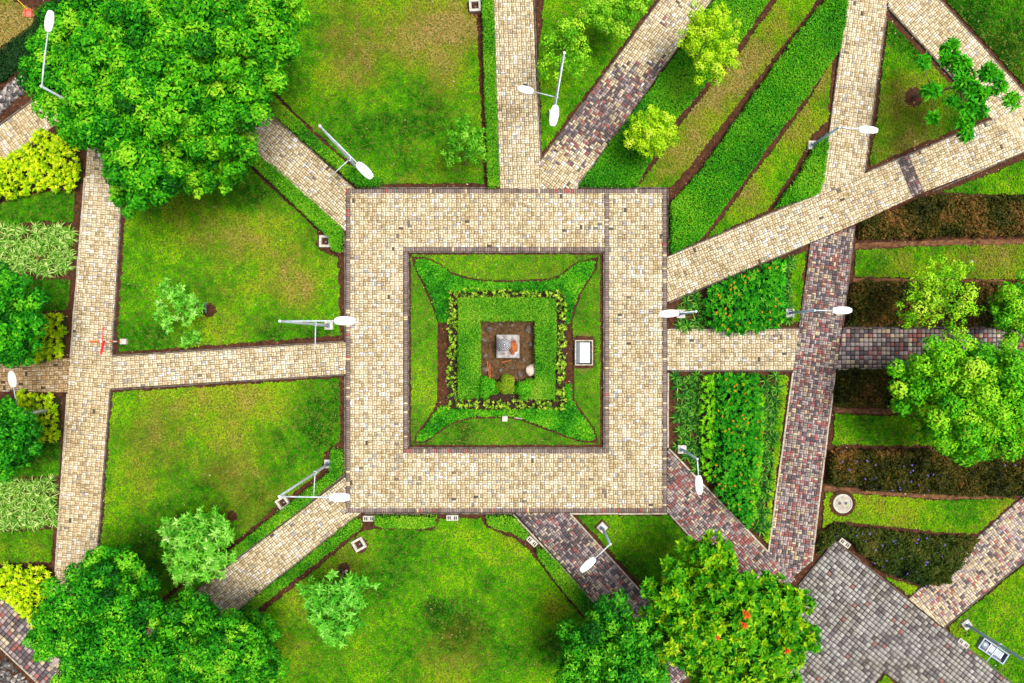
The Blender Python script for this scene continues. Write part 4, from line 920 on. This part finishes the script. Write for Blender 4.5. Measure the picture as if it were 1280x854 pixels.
# dead leaves dropped on lawns and paving
n = 1500; lo = W((-20, 870)); hi = W((1300, -16)); p = RNG.random((n, 2))*(hi-lo)+lo; fl = Leaves()
nn = unit(np.column_stack([RNG.normal(0, .3, (n, 2)), np.ones(n)]))
fl.add(np.column_stack([p, np.full(n, 0.03)]), perp(nn), nn, 0.05+0.08*RNG.random(n)**2, 0.03+0.04*RNG.random(n)**2, grad([(70, 48, 26), (130, 96, 50), (190, 160, 100), (232, 220, 180)], RNG.random(n), .5))
tag(link('fallen_leaves', fl.mesh('fallen_leaves', M['litter'])), 'dead leaves scattered over lawns and paving', 'fallen leaves', kind='stuff')
print('grass', GRASS_N[0], 'crown tris', TRI[0])

# ------------------------------------------------------------------ street lamps
def lamp_head(parent, tip, start, name='lamp_head'):
    """long rounded lantern: shell, grey top cover and glass underneath"""
    tip = Vector(tip); start = Vector(start); d = (tip-start); L = d.length; rz = math.atan2(d.y, d.x)
    o = empty(name, start, rz); o.parent = parent
    prof = [(0.0, .09), (.10, .135), (.28, .165), (.5, .175), (.72, .162), (.9, .13), (1.0, .085)]
    bm = bmesh.new(); rings = []
    for t, w in prof:
        ring = []
        for k in range(14):
            a_ = 2*math.pi*k/14; hgt = 0.085*(0.55+0.45*math.sin(math.pi*min(max(t, .08), .92)))
            zz = math.sin(a_)*hgt if math.sin(a_) > 0 else math.sin(a_)*hgt*.6
            ring.append(bm.verts.new((t*L, math.copysign(abs(math.cos(a_))**.7, math.cos(a_))*w, zz)))
        rings.append(ring)
    for a, b in zip(rings, rings[1:]):
        for k in range(14): bm.faces.new((a[k], a[(k+1) % 14], b[(k+1) % 14], b[k]))
    bm.faces.new(rings[0]); bm.faces.new(rings[-1][::-1]); bmesh.ops.recalc_face_normals(bm, faces=bm.faces)
    me = bpy.data.meshes.new('shell'); bm.to_mesh(me); bm.free(); me.polygons.foreach_set('use_smooth', np.ones(len(me.polygons), bool)); me.materials.append(M['lamp_white'])
    link('shell', me, o)
    MB().box((L*.58, 0, .084), (L*.34, .15, .014), bev=.005).build('top_cover', M['lamp_panel'], o)
    MB().box((L*.58, 0, -.052), (L*.5, .18, .02), bev=.006).build('lens', M['glass_white'], o)
    return o
def foot(root, rz, blk=0.40, mat='white_conc', dz=0.0):
    MB().box((0, 0, .02+dz), (blk, blk, .2), rz, .015).build('base_block', M[mat], root)
    pl = MB().lathe((0, 0, .12+dz), [(.13, 0), (.13, .02), (.085, .03), (.08, .10)], 14).build('base_plate', M['grey_metal'], root)
    for q in range(4): MB().lathe((.105*math.cos(q*1.571+.785), .105*math.sin(q*1.571+.785), .14+dz), [(.014, 0), (.014, .03)], 6).build('bolt', M['dark_metal'], pl)
def arm_part(root, name, a, b, r0, r1, mat='galv', sag=0.0):
    a, b = Vector(a), Vector(b); m = a.lerp(b, .5)+Vector((0, 0, sag))
    return MB().tube([a, a.lerp(b, .25)+Vector((0, 0, sag*.75)), m, b], [r0, r0, (r0+r1)/2, r1], 8).build(name, M[mat], root, True)
ZT, ZL, ZS = 6.9, 2.25, 2.75
def tall_lamp(label, base_px, tip_px, low_px=None, low_head=False, rz=0.0, polemat='galv'):
    b = at(*base_px); root = empty('street_lamp', b); tag(root, label, 'street lamp', 'tall lamps'); foot(root, rz)
    MB().tube([(0, 0, .1), (0, 0, 1.2), (0, 0, 4.), (0, 0, ZT)], [.075, .07, .055, .042], 12).build('pole', M[polemat], root, True)
    top = Vector((0, 0, ZT-.03)); tip = at(*tip_px, ZT+.05)-b; d = tip-top; st = tip-d.normalized()*.78
    arm_part(root, 'arm', top, st+d.normalized()*.06, .03, .026, 'galv', .03); lamp_head(root, tip, st)
    MB().lathe((0, 0, ZT-.02), [(.05, 0), (.055, .04), (.02, .09)], 10).build('pole_cap', M['lamp_white'], root)
    if low_px:
        a_ = Vector((0, 0, ZL)); e = at(*low_px, ZL+.04)-b; d = e-a_; s_ = e-d.normalized()*.7 if low_head else e
        arm_part(root, 'lower_arm', a_, s_, .026, .022, 'galv', .01)
        MB().lathe((0, 0, ZL-.06), [(.085, 0), (.085, .12)], 12).build('collar', M['galv'], root)
        if low_head: lamp_head(root, e, s_, 'lower_lamp_head')
    return root
def short_lamp(label, base_px, tip_px, rz=0.0):
    b = at(*base_px); root = empty('street_lamp', b); tag(root, label, 'street lamp', 'short lamps'); foot(root, rz)
    MB().tube([(0, 0, .1), (0, 0, 1.), (0, 0, ZS)], [.065, .06, .048], 12).build('pole', M['galv_blue'], root, True)
    top = Vector((0, 0, ZS-.04)); tip = at(*tip_px, ZS+.04)-b; d = tip-top; st = tip-d.normalized()*.83
    arm_part(root, 'arm', top, st+d.normalized()*.06, .028, .025, 'galv', .02); lamp_head(root, tip, st)
    MB().lathe((0, 0, ZS-.07), [(.06, 0), (.06, .08), (.02, .11)], 10).build('pole_cap', M['galv'], root)
    return root
tall_lamp('tall lamp in the hedge along the cream path under the big tree', (451, 215), (465, 222.5), (414.5, 219.5))
tall_lamp('tall lamp on a white block where the cream cross path meets the square', (411.5, 407), (444, 401), (394, 438))
tall_lamp('tall lamp arching over a hollow white box by the lower hedge', (411, 579.5), (437.5, 622), (392, 621))
tall_lamp('tall double-headed lamp on the bright triangle lawn', (691.5, 143), (690.5, 157.5), (647.5, 110), True)
tall_lamp('tall lamp reaching out of the huge dark green tree', (177, 176), (63, 13.5))
tall_lamp('tall blue-grey lamp beside the boxed floodlight and grey plaza', (1207, 780), (1300, 940), (1232.5, 828), False, 0.65, 'galv_blue')
tall_lamp('tall lamp leaning its lower head out of the left tree over the tan stub', (66, 512), (-120, 460), (13.5, 464.5), True, 0.1)
short_lamp('short lamp whose arm spans the cream path by the triangular lawn', (1014.5, 182), (1097.5, 163))
short_lamp('short lamp whose arm spans the red mixed path', (986.5, 391.5), (1065, 388))
short_lamp('short lamp among lilies at the point of the triangle bed', (850.5, 392.5), (824.5, 393))
short_lamp('short lamp bent over the reddish diagonal path from the lilies', (852, 561.5), (874.8, 618.5))
short_lamp('short lamp on a diamond-set block over the dark diagonal path', (752.5, 659), (726, 714.5), 0.785)

# ------------------------------------------------------------------ concrete boxes, slotted blocks, manhole
def hollow_box(label, c_px, side, rz, h=0.2):
    x, y = W(c_px); o = empty('hollow_box', (x, y, -.07), rz); tag(o, label, 'concrete box', 'hollow white concrete boxes'); s = side; t = s*.2
    for k, (bx, by, w, d) in enumerate(((0, s/2-t/2, s, t), (0, -s/2+t/2, s, t), (s/2-t/2, 0, t, s-2*t-.004), (-s/2+t/2, 0, t, s-2*t-.004))):
        MB().box((bx, by, h/2+.002*(k//2)), (w, d, h), bev=.008).build('rim', M['white_conc'], o)
    MB().box((0, 0, .012), (s-2*t, s-2*t, .02)).build('bottom', M['black'], o)
    MB().lathe((.01, -.02, .022), [(.035, 0), (.04, .03), (.03, .05), (.01, .06)], 10).build('lamp_fitting', M['grey_metal'], o)
    return o
hollow_box('hollow white concrete box at the end of the upper hedge', (407, 302), .56, 0.0)
hollow_box('hollow white concrete box under the arching tall lamp arm', (354, 628), .54, 0.6)
hollow_box('hollow white concrete box tilted on the large lower lawn', (449, 680), .56, 0.5)
hollow_box('hollow white concrete box beside the long straight hedge', (594, 8), .56, 0.06)
def dirt(label, c_px, r_px, mat='soil', n=22, z=-.024, sx=1.0):
    x, y = W(c_px); a_ = np.linspace(0, 6.283, n, endpoint=False); r = r_px*S*(1+RNG.normal(0, .06, n))
    tag(flat_poly('soil_patch', np.column_stack([x+np.cos(a_)*r*sx, y+np.sin(a_)*r]), M[mat], z), label, 'soil', kind='structure')
dirt('soil ring round the hollow box by the upper hedge', (406, 304), 12); dirt('soil patch round the tilted hollow box', (450, 681), 11)
dirt('soil patch round the hollow box under the lamp arm', (353, 629), 12); dirt('reddish soil patch round the straight hedge box', (593, 10), 12)
dirt('round brown planting hole in the triangular lawn', (1143, 121.5), 12.5, 'soil', 30, -.012)
dirt('soil patch at the foot of the rounded mint tree', (430, 711), 8); dirt('reddish soil patch at the foot of the mint tree by the hedge', (290, 645), 7)
dirt('soil patch at the foot of the staked tree', (261, 388), 10); dirt('soil square round the diamond lamp block', (752.5, 659), 10, 'soil', 4)
dirt('soil patch at the lamp block near the plaza', (1206, 792), 9)
def slotted(label, c_px, rz):
    x, y = W(c_px); o = empty('slotted_block', (x, y, -.06), rz); tag(o, label, 'drain block', 'slotted white drain blocks')
    MB().box((0, 0, .07), (.56, .26, .17), bev=.012).build('block', M['white_conc'], o)
    for k in (-.19, -.1, .1, .19): MB().box((k, 0, .151), (.055, .15, .012)).build('slot', M['black'], o)
slotted('slotted white block at the start of the slanting hedge', (461.5, 648), 0.0)
slotted('slotted white block alone on the lawn edge below the square', (565.5, 647), 0.0)
slotted('slotted white block beside the dark diagonal path', (665, 676.5), -.75)
slotted('slotted white block at the purple bed and plaza corner', (1055, 678.5), -.65)
slotted('slotted white block near the tall blue-grey lamp', (1203, 803.5), -.66)
slotted('slotted white block beside the dark corner path kerb', (46, 781), -.78)
x, y = W((1053, 629.5)); o = empty('manhole', (x, y, -.04)); tag(o, 'round white manhole cover in a brown ring on the bright lawn', 'manhole')
MB().lathe((0, 0, 0), [(.62, 0), (.62, .05), (.5, .04), (.46, .0)], 36).build('soil_ring', M['soil'], o)
MB().lathe((0, 0, .0), [(.46, 0), (.46, .08), (.44, .095), (.40, .095), (.395, .06)], 36).build('rim', M['white_conc'], o)
MB().lathe((0, 0, .0), [(.36, 0), (.36, .06), (.34, .07), (.01, .075)], 36).build('lid', noise_mat('lid_concrete', (170, 158, 140), (214, 206, 192), 5., .9, .3, .01, .5), o)
for k in (-.17, .17): MB().lathe((k*.85, .02, .045), [(.055, 0), (.07, .031), (.05, .036)], 14).build('lift_hole', M['dark_metal'], o)

# ------------------------------------------------------------------ boxed ground lights
def boxed_light(label, c_px, w, l, rz, hood):
    x, y = W(c_px); o = empty('boxed_floodlight', (x, y, -.05), rz); tag(o, label, 'floodlight', 'floodlights in ground boxes')
    for k, (bx, by, a_, b_) in enumerate(((0, l/2, w+.06, .06), (0, -l/2, w+.06, .06), (w/2, 0, .06, l-.064), (-w/2, 0, .06, l-.064))):
        MB().box((bx, by, .12+.002*(k//2)), (a_, b_, .24), bev=.008).build('frame', M['kerb' if not hood else 'grey_metal'], o)
    MB().box((0, 0, .03), (w-.07, l-.07, .03)).build('floor', M['black'], o)
    rot = Matrix.Rotation(-.5, 4, 'Y')
    MB().box((-w*.36, 0, .13), (w*.22, l*.88, .02), rot=rot, bev=.004).build('reflector', M['grey_metal'], o)
    pn = MB().box((w*.06, 0 if not hood else -l*.12, .16), (w*.6, l*(.84 if not hood else .5), .05), bev=.01).build('cover_glass', M['glass_white'], o)
    for k in range(1, 5): MB().box((w*.06-w*.3+w*.6*k/5, 0 if not hood else -l*.12, .189), (.028, l*(.84 if not hood else .5), .006)).build('grid_wire', M['grey_metal'], pn)
    for k in range(1, 7): MB().box((w*.06, (0 if not hood else -l*.12)+l*(.84 if not hood else .5)*(k/7-.5), .194), (w*.6, .028, .005)).build('grid_wire', M['grey_metal'], pn)
    if hood:
        MB().lathe((0, l*.33, .06), [(w*.42, 0), (w*.40, .10), (w*.28, .17), (.03, .19)], 16).build('lamp_body', M['grey_metal'], o, True)
        MB().box((0, l*.17, .17), (w*.9, .03, .03)).build('bracket', M['pole_white'], o)
    return o
tag(flat_poly('soil_patch', W(rough([(715.5, 419), (745, 421), (745.5, 460), (717, 461)], 4, .5)), M['soil'], -.022), 'brown soil square under the central boxed light', 'soil', kind='structure')
boxed_light('boxed floodlight with gridded white glass on the central garden lawn', (729.5, 441), .80, 1.14, 0.0, False)
boxed_light('boxed floodlight with grey rounded lamp body beside the grey plaza', (1239, 812), .52, 1.38, math.radians(56), True)

# ------------------------------------------------------------------ monument, rock, stakes, signpost, dustpan, rubble
x, y = W((635, 433)); o = empty('monument', (x, y, -.06)); tag(o, 'white stone monument with a round tiered finial in the hedge ring', 'monument')
MB().box((0, 0, .2), (1.08, 1.1, .4), bev=.03).build('plinth', noise_mat('white_marble', (160, 154, 148), (220, 216, 212), 5., .7, .3, .01, .44), o)
cap = MB().box((0, 0, .44), (.98, 1.0, .09), bev=.02).build('cap_slab', noise_mat('worn_marble', (120, 110, 104), (224, 220, 218), 4.5, .7, .4, .01, .46), o)
fx, fy = -.16, .08
prof = [(.05, 0), (.05, .5), (.30, .52), (.30, .56), (.235, .58), (.235, .63), (.225, .64), (.17, .65), (.17, .71), (.16, .72), (.11, .73), (.11, .79), (.10, .80), (.05, .81), (.05, .87), (.02, .93)]
MB().lathe((fx, fy, .48), prof, 28).build('finial', plain('finial_stone', (176, 178, 182), .7, 0, .2, 9.), o)
for q, (ra, rb, zz) in enumerate(((.29, .25, 1.06), (.215, .18, 1.132), (.15, .118, 1.212), (.09, .055, 1.292))): MB().lathe((fx, fy, zz), [(rb, 0), (ra, 0), (ra, .008), (rb, .009)], 28).build('finial_band', M['dark_metal'], o)
bm = bmesh.new(); bmesh.ops.create_icosphere(bm, subdivisions=3, radius=1)
for v in bm.verts:
    nz = 1+.35*(vnoise(np.array([v.co.x*2+5]), np.array([v.co.y*2+v.co.z]), .8, 2)[0]-.5); v.co = Vector((v.co.x*.2*nz, v.co.y*.27*nz, max(v.co.z, -.3)*.22*nz))+Vector((.24, -.02, .53))
me = bpy.data.meshes.new('rusty_stone'); bm.to_mesh(me); bm.free(); me.materials.append(M['rust']); link('rusty_stone', me, o)['label'] = 'rust-brown lump on the cap slab'
for (qx, qy, qr) in ((.3, .22, .09), (.22, -.3, .1), (.38, -.18, .08)):
    MB().lathe((qx, qy, .47), [(qr, 0), (qr*.9, .06), (qr*.4, .12), (.01, .13)], 9).build('rust_piece', M['rust'], o)
def rock(name, label, c_px, sx, sy, sz, rz, mat, seed, cat='rock', group=None):
    bm = bmesh.new(); bmesh.ops.create_icosphere(bm, subdivisions=2, radius=1); r = random.Random(seed)
    pl = [(Vector((r.gauss(0, 1), r.gauss(0, 1), r.gauss(0, .7))).normalized(), .62+.3*r.random()) for _ in range(9)]
    for v in bm.verts:
        for n_, d_ in pl:
            e = v.co.dot(n_)-d_
            if e > 0: v.co -= n_*e*.9
        v.co = Vector((v.co.x*sx, v.co.y*sy, v.co.z*sz))
    me = bpy.data.meshes.new(name); bm.to_mesh(me); bm.free(); me.materials.append(mat); o = link(name, me)
    q = W(c_px); o.location = (q[0], q[1], sz*.5-.07); o.rotation_euler = (0, 0, rz); return tag(o, label, cat, group)
rock('rock', 'pale pinkish rock in the corner of the monument pit', (665, 463), .32, .34, .26, .4, noise_mat('pale_rock', (206, 180, 160), (240, 222, 208), 5., .85, .5, .03, .62), 3)
pr = noise_mat('pit_rubble', (70, 62, 56), (130, 116, 104), 6., .9, .6, .03, .6)
for k, (rx_, ry_, rs) in enumerate(((612, 412, .2), (660, 412, .24), (605, 425, .14), (606, 445, .16), (663, 430, .15), (607, 462, .2), (655, 450, .14), (640, 460, .12), (626, 463, .14), (650, 468, .17), (640, 407, .12), (625, 406, .11))):
    rock('rubble_stone', 'dark broken stone lying in the monument pit', (rx_, ry_), rs, rs*.8, rs*.5, k*1.3, pr, 20+k, 'stone', 'broken stones in the monument pit')
for (ax, ay, bx, by) in ((609, 452, 612, 475), (612, 455, 613, 476), (627, 453, 640, 450)):
    a_, b_ = W((ax, ay)), W((bx, by))
    t = MB().tube([(a_[0], a_[1], .02), (b_[0], b_[1], .05)], [.04, .02], 6).build('dead_stick', M['rust']); tag(t, 'dead brown stick lying in the monument pit', 'stick', 'dead sticks in the monument pit')
x, y = W((631, 523)); t = MB().box((x, y, .08), (.26, .26, .3), bev=.015).build('marker_post', M['white_conc']); tag(t, 'square white marker post at the lower clover soil line', 'post')
x, y = W((648, 522.5)); t = MB().tube([(x-.18, y+.02, 0), (x+.18, y-.03, .02)], .04, 8).build('white_pipe', M['white_conc']); tag(t, 'short white pipe end lying beside the white marker post', 'pipe')
for k in (0, 1):
    b = at(258, 384); t = MB().tube([Vector((-.18, -.18+.36*k, -.05)), Vector((.22, .22-.44*k, .75))], .03, 6).build('support_stake', M['bluestick']); t.location = (b.x+.1, b.y-.05, 0); tag(t, 'grey-blue wooden stake crossed at the staked young tree', 'stake', 'crossed stakes at the staked young tree')
for k, (px_, py_) in enumerate(((427, 713), (432, 714.5))):
    rock('pebble', ('dark', 'white')[k]+' pebble at the foot of the rounded mint tree', (px_, py_), .09, .08, .06, k, M['white_conc'] if k else M['dark_metal'], 50+k, 'stone')
rock('pebble', 'white pebble on the bright patchy lawn band', (1215, 327), .1, .08, .06, 0, M['white_conc'], 61, 'stone')
rock('pebble', 'white pebble on the bright lawn by the lamp arm', (1245, 832), .06, .06, .05, 0, M['white_conc'], 62, 'stone')
# signpost
b = at(155.5, 427); root = empty('signpost', b); tag(root, 'red and white banded signpost with three red boards on a white block', 'signpost')
MB().box((0, 0, .03), (.30, .26, .2), 0, .012).build('base_block', M['white_conc'], root)
for k in range(6): MB().lathe((0, 0, .1+k*.29), [(.03, 0), (.03, .288)], 10).build('pole_band', M[('pole_white', 'red')[k % 2]], root)
zs = 1.86; MB().lathe((0, 0, zs-.03), [(.05, 0), (.05, .04), (.02, .08)], 10).build('finial', M['pole_white'], root)
def board(target, wid, mat, z, name='sign_board'):
    e = at(*target, z)-b; a_ = Vector((0, 0, z)); d = e-a_; d.z = 0; L = d.length
    t = MB().box((L/2+.03, 0, 0), (L, .03, wid), bev=.004)
    t.tube([(L+.02, 0, 0), (L+.14, 0, 0)], [wid*.4, .01], 4)
    t = t.build(name, M[mat], root); t.location = a_; t.rotation_euler = (0.45, 0, math.atan2(d.y, d.x)); return t
board((129, 413), .19, 'red', zs-.12); board((126.5, 440), .10, 'red', zs-.25); board((115, 427), .12, 'orange', zs-.4)
# dustpan
x, y = W((36.5, 17)); o = empty('dustpan', (x, y, -.02), .1); tag(o, 'coral dustpan with a yellow handle on the dry lawn corner', 'dustpan')
MB().box((0, 0, .03), (.30, .30, .02), bev=.006).build('tray', M['pink'], o)
for (bx, by, w, d) in ((-.15, 0, .02, .30), (.15, 0, .02, .30), (0, .15, .32, .02)): MB().box((bx, by, .08), (w, d, .12)).build('side', M['pink'], o)
MB().tube([(0, .14, .1), (-.1, .32, .35), (-.2, .5, .6)], [.016, .016, .014], 8).build('handle', M['yellow'], o)
# rubble channel at the corner and rubble by the dark path
def rubble(label, poly_px, n, seed):
    P = W(poly_px); p = scatter(P, n); pv = Paving(); r = np.random.default_rng(seed)
    for q in p:
        m = r.integers(5, 8); a_ = np.sort(r.random(m))*6.283; rad = .05+.13*r.random()**2
        pv.piece([(q[0]+math.cos(t)*rad*(.7+.5*r.random()), q[1]+math.sin(t)*rad*(.7+.5*r.random())) for t in a_], .0+.10*r.random(), grad([(58, 54, 54), (110, 104, 100), (160, 152, 146), (214, 206, 198)], np.array([r.random()**1.2]), .62)[0], r)
    o = tag(link('rubble', raw_mesh('rubble', pv.V, pv.F, M['stone'], np.array(pv.K))), label, 'rubble', kind='stuff')
rubble('grey rubble stones filling the channel beside the corner path', [(-60, 157), (0, 116), (30, 92), (36, 108), (0, 140), (-60, 186)], 900, 5)
rubble('dark rubble and soil at the outer edge of the dark corner path', [(-40, 782), (0, 818), (36, 854), (60, 880), (-40, 880)], 520, 6)
